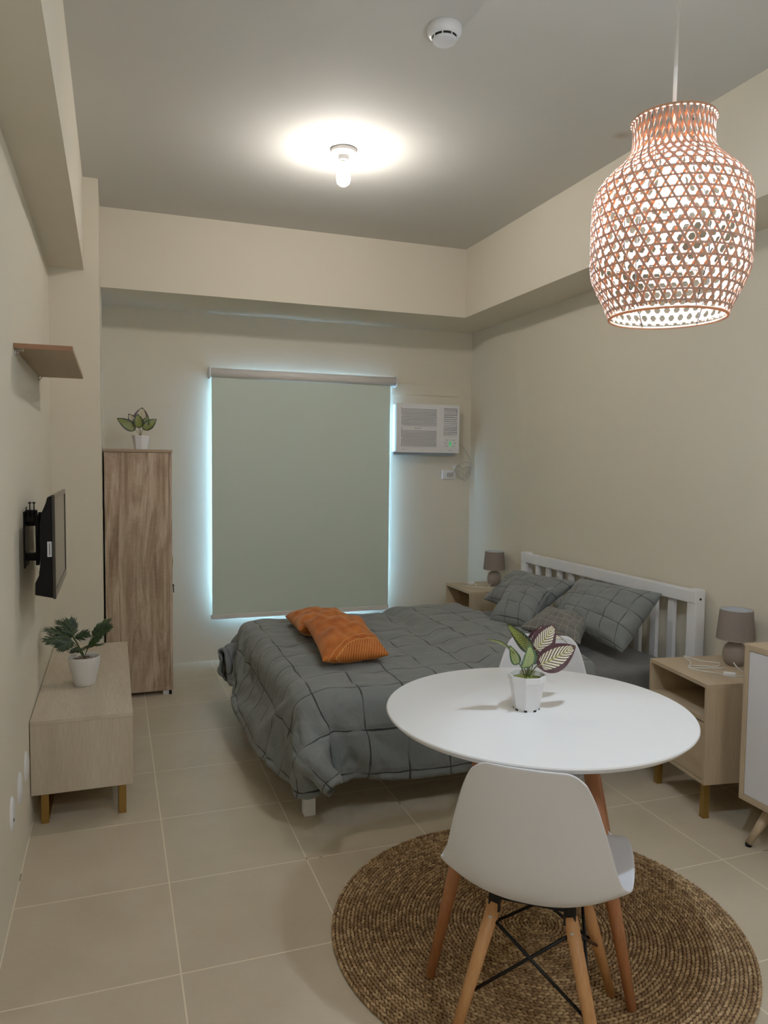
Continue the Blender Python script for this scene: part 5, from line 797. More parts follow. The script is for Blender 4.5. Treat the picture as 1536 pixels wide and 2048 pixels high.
b = BM(); lathe(b, [(0, .43), (.006, .43), (.018, .42), (.020, .365), (.017, .36), (0, .36)], 24); obj('lamp_socket', b, M_plastic, pn, 40)
b = BM(); tube(b, [(0, 0, .43), (.0005, 0, .6), (0, 0, ZC-1.775-.03)], .0044, 8); obj('lamp_cord', b, M_cable, pn)
b = BM(); lathe(b, [(0, ZC-1.775), (.045, ZC-1.775), (.045, ZC-1.775-.018), (.03, ZC-1.775-.03), (0, ZC-1.775-.03)], 32); obj('ceiling_rose', b, M_plastic, pn, 40)
M_bulb2 = emis('lit_pendant_bulb', (.74, .87, 1), 320)
b = BM(); lathe(b, [(.014, .362), (.024, .345), (.030, .325), (.031, .30), (.027, .28), (.016, .268), (0, .264)], 20); obj('bulb_glass', b, M_bulb2, pn, 60)

# ------------------------------------------------------------------ wall shelf, television
sh = thing('wall_shelf', 'small empty wooden shelf high on the left wall', 'shelf', (XL, 3.3, 1.80))
b = BM(); box(b, (.001, -.449, .0), (.187, .497, .016), .0008); obj('shelf_board', b, M_shelf, sh)
b = BM(); box(b, (.001, -.4505, .0), (.187, -.449, .016)); obj('edge_band', b, M_shelfedge, sh)
for y in (-.41, .455):
    b = BM(); box(b, (0.0, y-.008, -.022), (.004, y+.008, 0), .0008); box(b, (0.0, y-.008, -.004), (.028, y+.008, 0), .0008)
    tube(b, [(.002, y, -.02), (.016, y, -.004)], .002, 6); obj('shelf_bracket', b, M_chrome, sh)

tv = thing('television', 'black flat television on a wall bracket seen edge on', 'television', (-.20, 3.145, 1.12))
TY0, TY1 = -.305, .305
def yprism(bm, pts, y0, y1, bev=0):
    t = bmesh.new(); A = [t.verts.new((x, y0, z)) for x, z in pts]; B = [t.verts.new((x, y1, z)) for x, z in pts]; n_ = len(pts)
    t.faces.new(A); t.faces.new(B[::-1])
    for i in range(n_): t.faces.new((A[i], B[i], B[(i+1) % n_], A[(i+1) % n_]))
    bmesh.ops.recalc_face_normals(t, faces=t.faces)
    if bev: bmesh.ops.bevel(t, geom=t.edges[:], offset=bev, segments=2, affect='EDGES')
    add(bm, t)
b = BM(); yprism(b, [(-.004, .175), (-.020, .173), (-.026, .150), (-.040, .115), (-.046, .07), (-.046, -.06), (-.050, -.10), (-.062, -.125), (-.064, -.168), (-.004, -.182)], TY0+.004, TY1-.004, .002)
obj('back_shell', b, M_tvblack, tv)
b = BM()
for a0, a1 in (((TY0, -.184), (TY0+.016, .180)), ((TY1-.016, -.184), (TY1, .180)), ((TY0+.016, .162), (TY1-.016, .180)), ((TY0+.016, -.184), (TY1-.016, -.156))):
    box(b, (-.006, a0[0], a0[1]), (.004, a1[0], a1[1]), .0015)
obj('bezel', b, M_bezel, tv)
b = BM(); box(b, (-.004, TY0+.014, -.158), (.0012, TY1-.014, .164)); obj('screen', b, M_screen, tv)
b = BM(); box(b, (-.022, TY0+.0030, -.035), (-.008, TY0+.0040, .018)); stk = obj('sticker', b, new_mat('paper_sticker', (200, 200, 205), .6), tv)
b = BM(); box(b, (-.0165, TY0+.0026, -.03), (-.0135, TY0+.0031, .012)); obj('sticker_print', b, M_ink, stk)
mt = thing('tv_bracket', 'black metal wall bracket holding the television', 'bracket', (XL, 3.12, 1.12))
b = BM(); box(b, (.0, -.075, -.10), (.005, .075, .11), .001); obj('wall_plate', b, M_black, mt)
for a_, c_ in (((.005, -.05, .070), (.045, -.02, .115)), ((.005, -.05, -.075), (.050, -.02, -.045)), ((.005, .02, .05), (.05, .05, .09))): obj('arm', box(BM(), a_, c_, .003), M_black, mt)
b = BM(); box(b, (.040, -.07, -.09), (.052, -.045, .10), .002); box(b, (.040, .045, -.09), (.052, .07, .10), .002); box(b, (.052, -.06, .03), (.070, .06, .06), .002)
obj('mount_rail', b, M_black, mt)
b = BM()
for x in (.022, .036):
    tube(b, [(x, -.058, .09), (x, -.058, .142)], .0022, 8); lathe(b, [(0, .146), (.0055, .145), (.0055, .140), (0, .139)], 10, (x, -.058))
tube(b, [(.010, -.06, .09), (.010, -.06, .128)], .002, 8)
obj('bolt', b, M_black, mt)
b = BM(); tube(b, spline([(.055, -.05, -.07), (.058, -.06, -.10), (.050, -.055, -.12), (.056, -.05, -.13)], 5), .002, 6); obj('cable_loop', b, M_greycable, mt)
for k, (y, lab) in enumerate(((2.975, 'white oval cover plate nearest the console on the left wall'), (2.775, 'middle white oval cover plate low on the left wall'), (2.575, 'white oval cover plate with a dark hole, closest to the viewer'))):
    c = thing('cover_plate', lab, 'cover plate', (XL-.001, y, .30), 0, 'oval cover plates low on the left wall')
    t = BM(); lathe(t, [(0, .009), (.030, .009), (.040, .006), (.044, .0)], 32)
    bmesh.ops.transform(t, matrix=Matrix.Scale(1.3, 4, (1, 0, 0)), verts=t.verts); bmesh.ops.transform(t, matrix=Matrix.Rotation(pi/2, 4, 'Y'), verts=t.verts)
    obj('plate', t, M_plastic, c, 40)
    b = BM(); box(b, (.0085, -.012, -.02), (.0100, .012, .02), .0005) if k < 2 else tube(b, [(.008, -.018, -.012), (.0105, -.018, -.012)], .0055, 12)
    obj('slot', b, M_dark if k == 2 else M_white, c)

# ------------------------------------------------------------------ wardrobe
wr = thing('wardrobe', 'tall rough sawn oak wardrobe standing by the blind', 'wardrobe', (-.056, 4.69, 0))
WW, WD = .382, .70
b = BM(); box(b, (.001, .002, .035), (WW-.018, WD, 1.474), .001); obj('carcass', b, M_son, wr)
b = BM(); box(b, (-.004, -.004, 1.475), (WW+.004, WD, 1.492), .0015); obj('top_panel', b, wood_mat('sonoma_top', (150, 126, 98), (164, 138, 110), (174, 150, 122), 0, streak=.3), wr)
b = BM(); box(b, (.001, -.002, .028), (WW+.002, WD, .045), .001); obj('plinth_panel', b, M_son, wr)
for k, (y0, y1) in enumerate(((.003, WD/2-.001), (WD/2+.001, WD-.002))):
    b = BM(); box(b, (WW-.017, y0, .046), (WW, y1, 1.473), .001); d = obj('door', b, M_son, wr)
    hy = (y1-.03) if k == 0 else (y0+.03)
    b = BM(); tube(b, spline([(WW, hy, .86), (WW+.015, hy, .84), (WW+.022, hy, .78), (WW+.015, hy, .72), (WW, hy, .70)], 5), .004, 8); obj('handle', b, M_gold, d)
b = BM(); tube(b, [(WW, .05, .665), (WW+.012, .05, .665)], .006, 10); tube(b, [(WW+.008, .05, .66), (WW+.009, .05, .62)], .0035, 6); obj('key_lock', b, M_black, wr)
for x, y in ((.03, .05), (WW-.04, .03), (.03, WD-.05), (WW-.04, WD-.05)):
    b = BM(); box(b, (x-.02, y-.02, 0), (x+.02, y+.02, .028), .002); obj('foot', b, M_plastic if x > .1 else M_black, wr)
b = BM(); box(b, (WW-.025, .004, .0), (WW-.008, .02, .028)); obj('foot', b, M_black, wr)

# ------------------------------------------------------------------ tv console
cs = thing('tv_console', 'low pale wood media console with brass frame legs along the left wall', 'console', (XL, 3.11, 0))
CW, CL = .377, 1.255
b = BM(); box(b, (.003, -.003, .405), (CW, CL, .42), .0008); obj('top_panel', b, M_cony, cs)
for y in (0, CL-.016): obj('side_panel', box(BM(), (.003, y, .127), (CW-.001, y+.016, .405), .0008), M_conz, cs)
obj('bottom_panel', box(BM(), (.003, .016, .127), (CW-.020, CL-.016, .143)), M_cony, cs); obj('back_panel', box(BM(), (.003, .016, .143), (.01, CL-.016, .405)), M_cony, cs)
for y0 in (.018, .43, .842):
    b = BM(); box(b, (CW-.018, y0, .130), (CW-.001, y0+.408, .402), .001); obj('door', b, M_cony, cs)
for x0 in (.035, .322):
    for y0 in (.03, .93):
        b = BM()
        for yy in (y0, y0+.26): box(b, (x0, yy-.004, .006), (x0+.028, yy+.004, .127), .001)
        box(b, (x0, y0-.004, .0), (x0+.028, y0+.264, .007), .001)
        obj('leg', b, M_gold, cs)

# ------------------------------------------------------------------ nightstands
def nightstand(loc, rz, label):
    t = thing('nightstand', label, 'nightstand', loc, rz, 'oak nightstands either side of the bed')
    W, D, H, B = .418, .392, .56, .015
    b = BM(); box(b, (0, 0, H-.016), (D, W, H), .0008); obj('top_panel', b, M_oaky, t)
    for y in (0, W-B): obj('side_panel', box(BM(), (0, y, .15), (D, y+B, H-.016), .0008), M_oakz, t)
    obj('bottom_panel', box(BM(), (.002, B, .15), (D, W-B, .165)), M_oaky, t); obj('shelf', box(BM(), (.002, B, .405), (D, W-B, .42)), M_oaky, t)
    b = BM(); box(b, (D-.008, B, .165), (D, W-B, H-.016)); obj('back_panel', b, M_oaky, t)
    b = BM(); box(b, (.003, B+.002, .168), (.018, W-B-.002, .398), .001); obj('drawer', b, M_oaky, t)
    for x in (.035, D-.04):
        for y in (.04, W-.04):
            b = BM(); box(b, (x-.013, y-.013, 0.004), (x+.013, y+.013, .15), .001); box(b, (x-.014, y-.014, 0), (x+.014, y+.014, .005)); obj('leg', b, M_gold, t)
    return t
ns = nightstand((2.208, 2.326, 0), -radians(8.2), 'light oak nightstand between bed and white door sideboard')
ns2 = dup(ns, (2.262, 4.555, 0), -radians(1.5), 'light oak nightstand in the far corner beyond the bed', 'oak nightstands either side of the bed')

def table_lamp(loc, rz, label):
    t = thing('table_lamp', label, 'lamp', loc, rz, 'taupe table lamps on the nightstands')
    b = BM(); lathe(b, [(0, 0), (.030, 0), (.034, .003), (.044, .018), (.050, .04), (.049, .065), (.042, .085), (.028, .10), (.012, .106), (.010, .112)], 40); obj('lamp_base', b, M_lampbase, t, 60)
    b = BM(); lathe(b, [(.008, .108), (.008, .135), (.012, .136), (.012, .16), (0, .16)], 16); obj('lamp_socket', b, M_plastic, t, 40)
    b = BM(); lathe(b, [(.079, .118), (.0675, .245)], 48); o = obj('lamp_shade', b, M_lampshade, t, 60)
    b = BM(); lathe(b, [(.0665, .2449), (.078, .1181)], 48); obj('shade_lining', b, M_lampin, o, 60)
    b = BM()
    for r, z in ((.0675, .245), (.079, .118)): tube(b, [(r*cos(2*pi*k/48), r*sin(2*pi*k/48), z) for k in range(48)], .0013, 5, closed=True)
    for k in range(3):
        a = k*2*pi/3; tube(b, [(.01*cos(a), .01*sin(a), .155), (.05*cos(a), .05*sin(a), .20), (.0667*cos(a), .0667*sin(a), .235)], .0012, 5)
    obj('shade_wire', b, M_chrome, o)
    return t
tl = table_lamp((2.548, 2.533, .56), 0, 'taupe fabric lamp on the near nightstand beside the sideboard')
tl2 = dup(tl, (2.56, 4.775, .56), .4, 'taupe fabric lamp on the far nightstand in the corner', 'taupe table lamps on the nightstands')
def cord(name, label, loc, pts, swi, parts=True):
    t = thing(name, label, 'cord', loc)
    b = BM(); tube(b, spline(pts, 6), .0022, 6); obj('cable', b, M_cable, t)
    b = BM(); box(b, (-.024, -.010, .0), (.024, .010, .016), .004, 3, M=Matrix.Translation(swi[0]) @ Matrix.Rotation(swi[1], 4, 'Z')); obj('switch', b, M_plastic, t)
    return t
zc = .0025
cord('lamp_cord', 'white lamp cord with inline switch on the near nightstand', (2.40, 2.50, .56),
     [(.11, .0, .022), (.105, -.035, zc), (.085, -.09, zc), (.07, -.125, zc), (.03, -.125, zc), (-.01, -.095, zc), (-.05, -.035, zc), (-.085, .03, zc), (-.06, .075, zc), (-.01, .05, zc+.002), (.04, .02, zc+.003), (.10, .075, zc), (.05, .13, zc), (-.01, .165, .02), (-.03, .10, .012), (-.08, .05, zc+.003), (-.05, .02, .006), (.06, -.01, .005)],
     ((-.008, -.10, .0), -.9))
cord('lamp_cord', 'white lamp cord loop on the far nightstand', (2.42, 4.78, .56),
     [(.10, -.035, .02), (.06, -.09, zc), (.14, -.16, zc), (.08, -.12, zc), (.02, -.08, zc), (-.05, -.02, zc), (-.08, .05, zc), (-.03, .10, zc), (.03, .06, zc), (.0, .02, zc)], ((.0, .075, 0), .4))

# ------------------------------------------------------------------ sideboard
sb = thing('sideboard', 'oak framed sideboard with white doors at the right edge', 'sideboard', (2.235, 1.02, 0))
SL, SD = 1.155, .405
b = BM(); box(b, (0, 0, .738), (SD, SL, .76), .002); obj('top_panel', b, M_oaky, sb)
for y in (0, SL-.02): obj('side_panel', box(BM(), (0, y, .185), (SD, y+.02, .738), .001), M_oakz, sb)
obj('bottom_panel', box(BM(), (0, 0, .163), (SD, SL, .185), .001), M_oaky, sb); obj('back_panel', box(BM(), (SD-.01, .02, .185), (SD, SL-.02, .738)), M_oaky, sb); obj('divider', box(BM(), (.03, SL/2-.01, .185), (SD-.01, SL/2+.01, .738)), M_oaky, sb)
for y0, y1 in ((.022, SL/2-.002), (SL/2+.002, SL-.022)):
    b = BM(); box(b, (.003, y0, .187), (.021, y1, .736), .001); d = obj('door', b, M_door, sb)
    yk = y1-.04 if y0 < .1 else y0+.04
    b = BM(); lathe(b, [(0, 0), (.006, 0), (.006, .012), (.012, .016), (.011, .022), (0, .024)], 16); bmesh.ops.transform(b, matrix=Matrix.Translation((.003, yk, .55)) @ Matrix.Rotation(-pi/2, 4, 'Y'), verts=b.verts); obj('knob', b, M_gold, d, 40)
for sx, sy in ((0, 0), (0, 1), (1, 0), (1, 1)):
    tx, ty = (.07 if not sx else SD-.07), (.09 if not sy else SL-.10); fx_, fy_ = (-.005 if not sx else SD+.003), (.02 if not sy else SL-.055)
    b = BM(); tube(b, [(tx, ty, .165), (fx_+(tx-fx_)*.06, fy_+(ty-fy_)*.06, .012)], [.021, .0125], 16); l = obj('leg', b, M_oakz, sb)
    b = BM(); tube(b, [(fx_+(tx-fx_)*.06, fy_+(ty-fy_)*.06, .012), (fx_+(tx-fx_)*.06, fy_+(ty-fy_)*.06, 0)], .012, 12); obj('leg_tip', b, M_black, l)

# ------------------------------------------------------------------ bed
bd = thing('bed', 'white slatted double bed against the right wall', 'bed', (.70, 2.84, 0))
BX, BY = 1.93, 1.53
for a_, c_ in (((.036, .01, .20), (BX-.04, .035, .308)), ((.036, BY-.035, .20), (BX-.04, BY-.01, .308)), ((.01, .01, .20), (.035, BY-.01, .308))): obj('bed_rail', box(BM(), a_, c_, .003), M_white, bd)
b = BM(); box(b, (.035, .035, .29), (BX-.04, BY-.035, .31)); obj('base_board', b, M_white, bd)
for x in (.0,):
    for y in (.03, BY-.07):
        b = BM(); box(b, (x+.005, y, 0), (x+.052, y+.045, .30), .003); obj('leg', b, M_white, bd)
for y in (-.035, BY):
    b = BM(); box(b, (BX-.055, y, 0), (BX, y+.06, .845), .004); obj('headboard_post', b, M_white, bd)
b = BM(); box(b, (BX-.058, -.036, .778), (BX-.008, BY+.058, .838), .005); obj('top_rail', b, M_white, bd)
b = BM(); box(b, (BX-.045, .025, .30), (BX-.015, BY, .38), .003); obj('lower_rail', b, M_white, bd)
for k in range(11):
    y = .025+(BY-.025)*(k+1)/12
    b = BM(); box(b, (BX-.042, y-.021, .378), (BX-.022, y+.021, .780), .002); obj('headboard_slat', b, M_white, bd)
for y in (-.036,):
    b = BM(); tube(b, [(BX-.03, y-.0015, .80), (BX-.03, y+.002, .80)], .006, 12); obj('bolt_cap', b, M_black, bd)
ma = obj('mattress', box(BM(), (.72, 2.86, .312), (2.565, 4.35, .475), .045, 5), M_sheet, smooth=60)
uvl = ma.data.uv_layers.new(name='UVMap')
for p in ma.data.polygons:
    for li in p.loop_indices:
        v = ma.data.vertices[ma.data.loops[li].vertex_index].co; uvl.data[li].uv = (v.x, v.y)
tag(ma, 'mattress in a plain grey fitted sheet on the bed', 'mattress')

# duvet: draped cloth
NX, NY = 62, 80
arr = np.array(DUVET).reshape(3, NY, NX)
Pd = np.moveaxis(np.cumsum(arr, axis=2), 0, 2)/1000.0
# turned back, doubled layer towards the pillows
x0_, x1_, y0_, y1_ = .335, 2.06, 2.475, 4.74
for j in range(NY):
    for i in range(NX):
        u = x0_+(x1_-x0_)*i/(NX-1); vv = y0_+(y1_-y0_)*j/(NY-1)
        e = 1.60+.012*sin(vv*7)+.01*sin(vv*17)
        k = 1/(1+math.exp(-(u-e)/.011))
        top = 1.0 if Pd[j, i, 2] > .44 else 0
        Pd[j, i, 2] += top*(.030*k-.010*math.exp(-((u-e+.028)/.018)**2)+.006*sin(u*31+vv*9)*sin(vv*13-u*6)+.004*sin(vv*37+u*11)*sin(u*25))
def rounded(x, y, c=.24):
    dx = max(0, x0_+c-x); dn = max(0, y0_+c-y); df = max(0, y-(y1_-c)); dy = dn or df
    if dx and dy:
        k = max(dx, dy)/math.hypot(dx, dy); k = 1-(1-k)*.45; x += dx*(1-k); y += (dn-df)*(1-k)
    return x, y
me = bpy.data.meshes.new('duvet')
me.from_pydata([tuple(Pd[j, i]) for j in range(NY) for i in range(NX)], [], [(j*NX+i, j*NX+i+1, (j+1)*NX+i+1, (j+1)*NX+i) for j in range(NY-1) for i in range(NX-1)])
uvl = me.uv_layers.new(name='UVMap')
for p in me.polygons:
    for li in p.loop_indices:
        k = me.loops[li].vertex_index; j, i = divmod(k, NX); uvl.data[li].uv = rounded(x0_+(x1_-x0_)*i/(NX-1), y0_+(y1_-y0_)*j/(NY-1))
du = obj('duvet', me, M_duvet, smooth=180)
md = du.modifiers.new('s', 'SUBSURF'); md.levels = 1; md.render_levels = 1
md = du.modifiers.new('t', 'SOLIDIFY'); md.thickness = .010; md.offset = 1
tag(du, 'dark grey pintucked duvet hanging over the foot and sides of the bed', 'duvet')

# ------------------------------------------------------------------ pillows
def pillow(name, label, corners, th, mat, w, h, cat='pillow', group=None, seed=0, extra=None):
    """corners BL, BR, TR, TL in the room; puffed cushion with pinched corners"""
    BL, BR, TR, TL = [Vector(c) for c in corners]; rnd = random.Random(seed)
    cen = (BL+BR+TR+TL)/4; nrm = ((BR-BL).cross(TL-BL)).normalized()
    n_ = 26; top, bot = {}, {}
    bm = bmesh.new(); uvd = bm.loops.layers.uv.new('UVMap')
    ph = [rnd.uniform(0, 6) for _ in range(8)]
    for j in range(n_+1):
        for i in range(n_+1):
            u, v = i/n_, j/n_; a, c = 2*u-1, 2*v-1
            # sides bow inward between pinched corners
            ui = u+(.045*a*(c*c-1)); vi = v+(.055*c*(a*a-1))
            p = BL*(1-ui)*(1-vi)+BR*ui*(1-vi)+TR*ui*vi+TL*(1-ui)*vi
            f = max(0, (1-abs(a)**2.6))*max(0, (1-abs(c)**2.6)); hh = th*.5*f**.55
            wr_ = .007*sin(a*5+ph[0]+c*2)*sin(c*6+ph[1])+.004*sin(a*11+ph[2]-c*7)*sin(c*9+ph[3]+a*3)
            cr = .012*math.exp(-((abs(a)-.85)**2+(abs(c)-.85)**2)/.02)*sin((a-c)*22+ph[4])
            top[i, j] = bm.verts.new(p-cen+nrm*(hh+(wr_+cr)*min(1, f*3)))
            if 0 < i < n_ and 0 < j < n_: bot[i, j] = bm.verts.new(p-cen-nrm*(hh+wr_*.5*min(1, f*3)))
            else: bot[i, j] = top[i, j]
    for j in range(n_):
        for i in range(n_):
            for S, rev in ((top, 0), (bot, 1)):
                idx = [(i, j), (i+1, j), (i+1, j+1), (i, j+1)]
                if rev: idx = idx[::-1]
                fc = bm.faces.new([S[k] for k in idx]); fc.smooth = True
                for l, k in zip(fc.loops, idx): l[uvd].uv = (k[0]/n_*w, k[1]/n_*h)
    o = obj(name, bm, mat, loc=cen); md = o.modifiers.new('s', 'SUBSURF'); md.levels = 1; md.render_levels = 1
    tag(o, label, cat, group); return o
pf = pillow('pillow', 'grey gridded pillow leaning on the headboard at its far end', [(2.22, 4.30, .56), (2.20, 3.66, .55), (2.49, 3.62, .765), (2.47, 4.33, .74)], .14, M_pillow, .68, .44, seed=2, group='large grey pillows')
pnr = pillow('pillow', 'largest grey gridded pillow propped against the near half of the headboard', [(2.235, 3.56, .55), (2.26, 2.92, .535), (2.50, 2.93, .815), (2.48, 3.61, .79)], .20, M_pillow, .68, .46, seed=5, group='large grey pillows')
pl_ = pillow('pillow', 'grey gridded pillow with a white tag lying askew in front of the others', [(2.00, 3.80, .535), (2.10, 3.46, .535), (2.345, 3.68, .705), (2.30, 4.10, .665)], .17, M_pillow, .40, .46, seed=9)
b = BM(); box(b, (-.022, -.012, 0), (.022, .012, .0015), M=Matrix.Rotation(.5, 4, 'Z') @ Matrix.Rotation(-.4, 4, 'X')); tg = obj('care_tag', b, M_white, pl_, loc=Vector((2.33, 3.68, .722))-pl_.location)
psm = pillow('cushion', 'small grey cushion with fine pale checks in front of the large pillow', [(2.03, 3.50, .555), (2.15, 3.10, .545), (2.30, 3.22, .645), (2.25, 3.56, .645)], .11, M_cushion, .40, .26, 'cushion', seed=4)
o1 = pillow('cushion', 'rust orange velvet cushion lying further from the viewer', [(1.22, 3.66, .57), (1.22, 4.13, .56), (.89, 4.13, .56), (.86, 3.66, .58)], .135, M_orange, .50, .34, 'cushion', 'rust orange cushions at the foot of the bed', seed=11)
o2 = pillow('cushion', 'rust orange velvet cushion overlapping the other, nearer the viewer', [(1.17, 3.14, .558), (1.21, 3.68, .62), (.89, 3.70, .62), (.84, 3.12, .558)], .145, M_orange, .54, .34, 'cushion', 'rust orange cushions at the foot of the bed', seed=12)

# ------------------------------------------------------------------ rug
RX, RY, RR_ = 1.212, 1.948, .627
verts, faces, cols = [], [], []
pitch = .0114; nr_ = int(RR_/pitch); rnd = random.Random(1)
cs6 = [(cos(2*pi*k/6), sin(2*pi*k/6)) for k in range(6)]
for ring in range(1, nr_+1):
    r = ring*pitch-.003; n_ = max(6, int(2*pi*r/.0150)); ph = rnd.uniform(0, 6)
    for k in range(n_):
        a = ph+2*pi*k/n_+rnd.uniform(-.08, .08)*.0165/r; tx, ty = -sin(a), cos(a); rx, ry = cos(a), sin(a)
        tilt = .36*(1 if ring % 2 else -1); L_ = .0112; Wd = .0045
        dx, dy = tx*cos(tilt)+rx*sin(tilt), ty*cos(tilt)+ry*sin(tilt); ex, ey = -dy, dx
        cx, cy = r*rx, r*ry; z0 = .0075+rnd.uniform(-.0012, .0008); base = len(verts); shade = rnd.random()
        verts.append((cx-dx*L_, cy-dy*L_, z0-.003))
        for t_, s_ in ((-.6, .8), (0, 1), (.6, .8)):
            for c_, d_ in cs6: verts.append((cx+dx*L_*t_+ex*Wd*s_*c_, cy+dy*L_*t_+ey*Wd*s_*c_, z0+.0045*s_*d_))
        verts.append((cx+dx*L_, cy+dy*L_, z0-.003))
        f0 = len(faces)
        for q in range(6): faces.append((base, base+1+(q+1) % 6, base+1+q))
        for g in range(2):
            for q in range(6): faces.append((base+1+g*6+q, base+1+g*6+(q+1) % 6, base+7+g*6+(q+1) % 6, base+7+g*6+q))
        for q in range(6): faces.append((base+13+q, base+13+(q+1) % 6, base+19))
        cols += [shade]*20
me = bpy.data.meshes.new('woven_rug'); me.from_pydata(verts, [], faces); me.shade_smooth()
at = me.attributes.new('tone', 'FLOAT', 'POINT'); at.data.foreach_set('value', cols)
M_rug = new_mat('woven_seagrass', (150, 118, 78), .55); n = N(M_rug)
an = n.add('ShaderNodeAttribute', _attribute_name='tone'); pn_ = n.noise(n.coord(), 9, 3)
c = n.ramp(an.outputs['Fac'], [(0, lin((122, 90, 56))), (.5, lin((160, 126, 84))), (1, lin((200, 166, 118)))])
c = n.mix(n.math('MULTIPLY', pn_, .35), c, lin((122, 88, 54))); n.color(c)
rug = thing('rug', 'round braided seagrass rug under the white table', 'rug', (RX, RY, .0))
obj('braid', me, M_rug, rug)
b = BM(); lathe(b, [(0, .0005), (RR_-.006, .0005), (RR_-.003, .003), (RR_-.006, .0062), (0, .0062)], 96); obj('backing', b, new_mat('rug_backing', (84, 60, 38), .95), rug)

# ------------------------------------------------------------------ round table
TX, TY, TZ, TR_ = 1.172, 1.902, .705, .447
tb = thing('dining_table', 'round white table with dark beech legs standing on the rug', 'table', (TX, TY, 0))
RZ0 = .0132
b = BM(); lathe(b, [(0, TZ-.018), (TR_-.012, TZ-.018), (TR_-.002, TZ-.008), (TR_, TZ-.004), (TR_-.002, TZ-.0005), (TR_-.006, TZ), (0, TZ)], 128); obj('tabletop', b, M_table, tb, 40)
fv = Vector((-.368, -.079))
fr_ = BM()
for k in range(4):
    v = Matrix.Rotation(k*pi/2, 2) @ fv
    t0 = (v.x*.50, v.y*.50, TZ-.03)
    b = BM(); tube(b, [t0, (v.x*.8, v.y*.8, .27), (v.x, v.y, RZ0)], [.0205, .019, .0125], 20); obj('leg', b, M_beechdk, tb)
    v2 = Matrix.Rotation((k+1)*pi/2, 2) @ fv
    tube(fr_, [(v.x*.54, v.y*.54, TZ-.045), (v2.x*.68, v2.y*.68, .43)], .004, 8)
    tube(fr_, [(v2.x*.54, v2.y*.54, TZ-.045), (v.x*.68, v.y*.68, .43)], .004, 8)
    box(fr_, (-.02, -.02, TZ-.05), (.02, .02, TZ-.018), .002, M=Matrix.Translation((v.x*.49, v.y*.49, 0)))
    tube(fr_, [(v.x*.49, v.y*.49, TZ-.024), (v2.x*.49, v2.y*.49, TZ-.024)], .006, 8)
obj('wire_brace', fr_, M_black, tb)

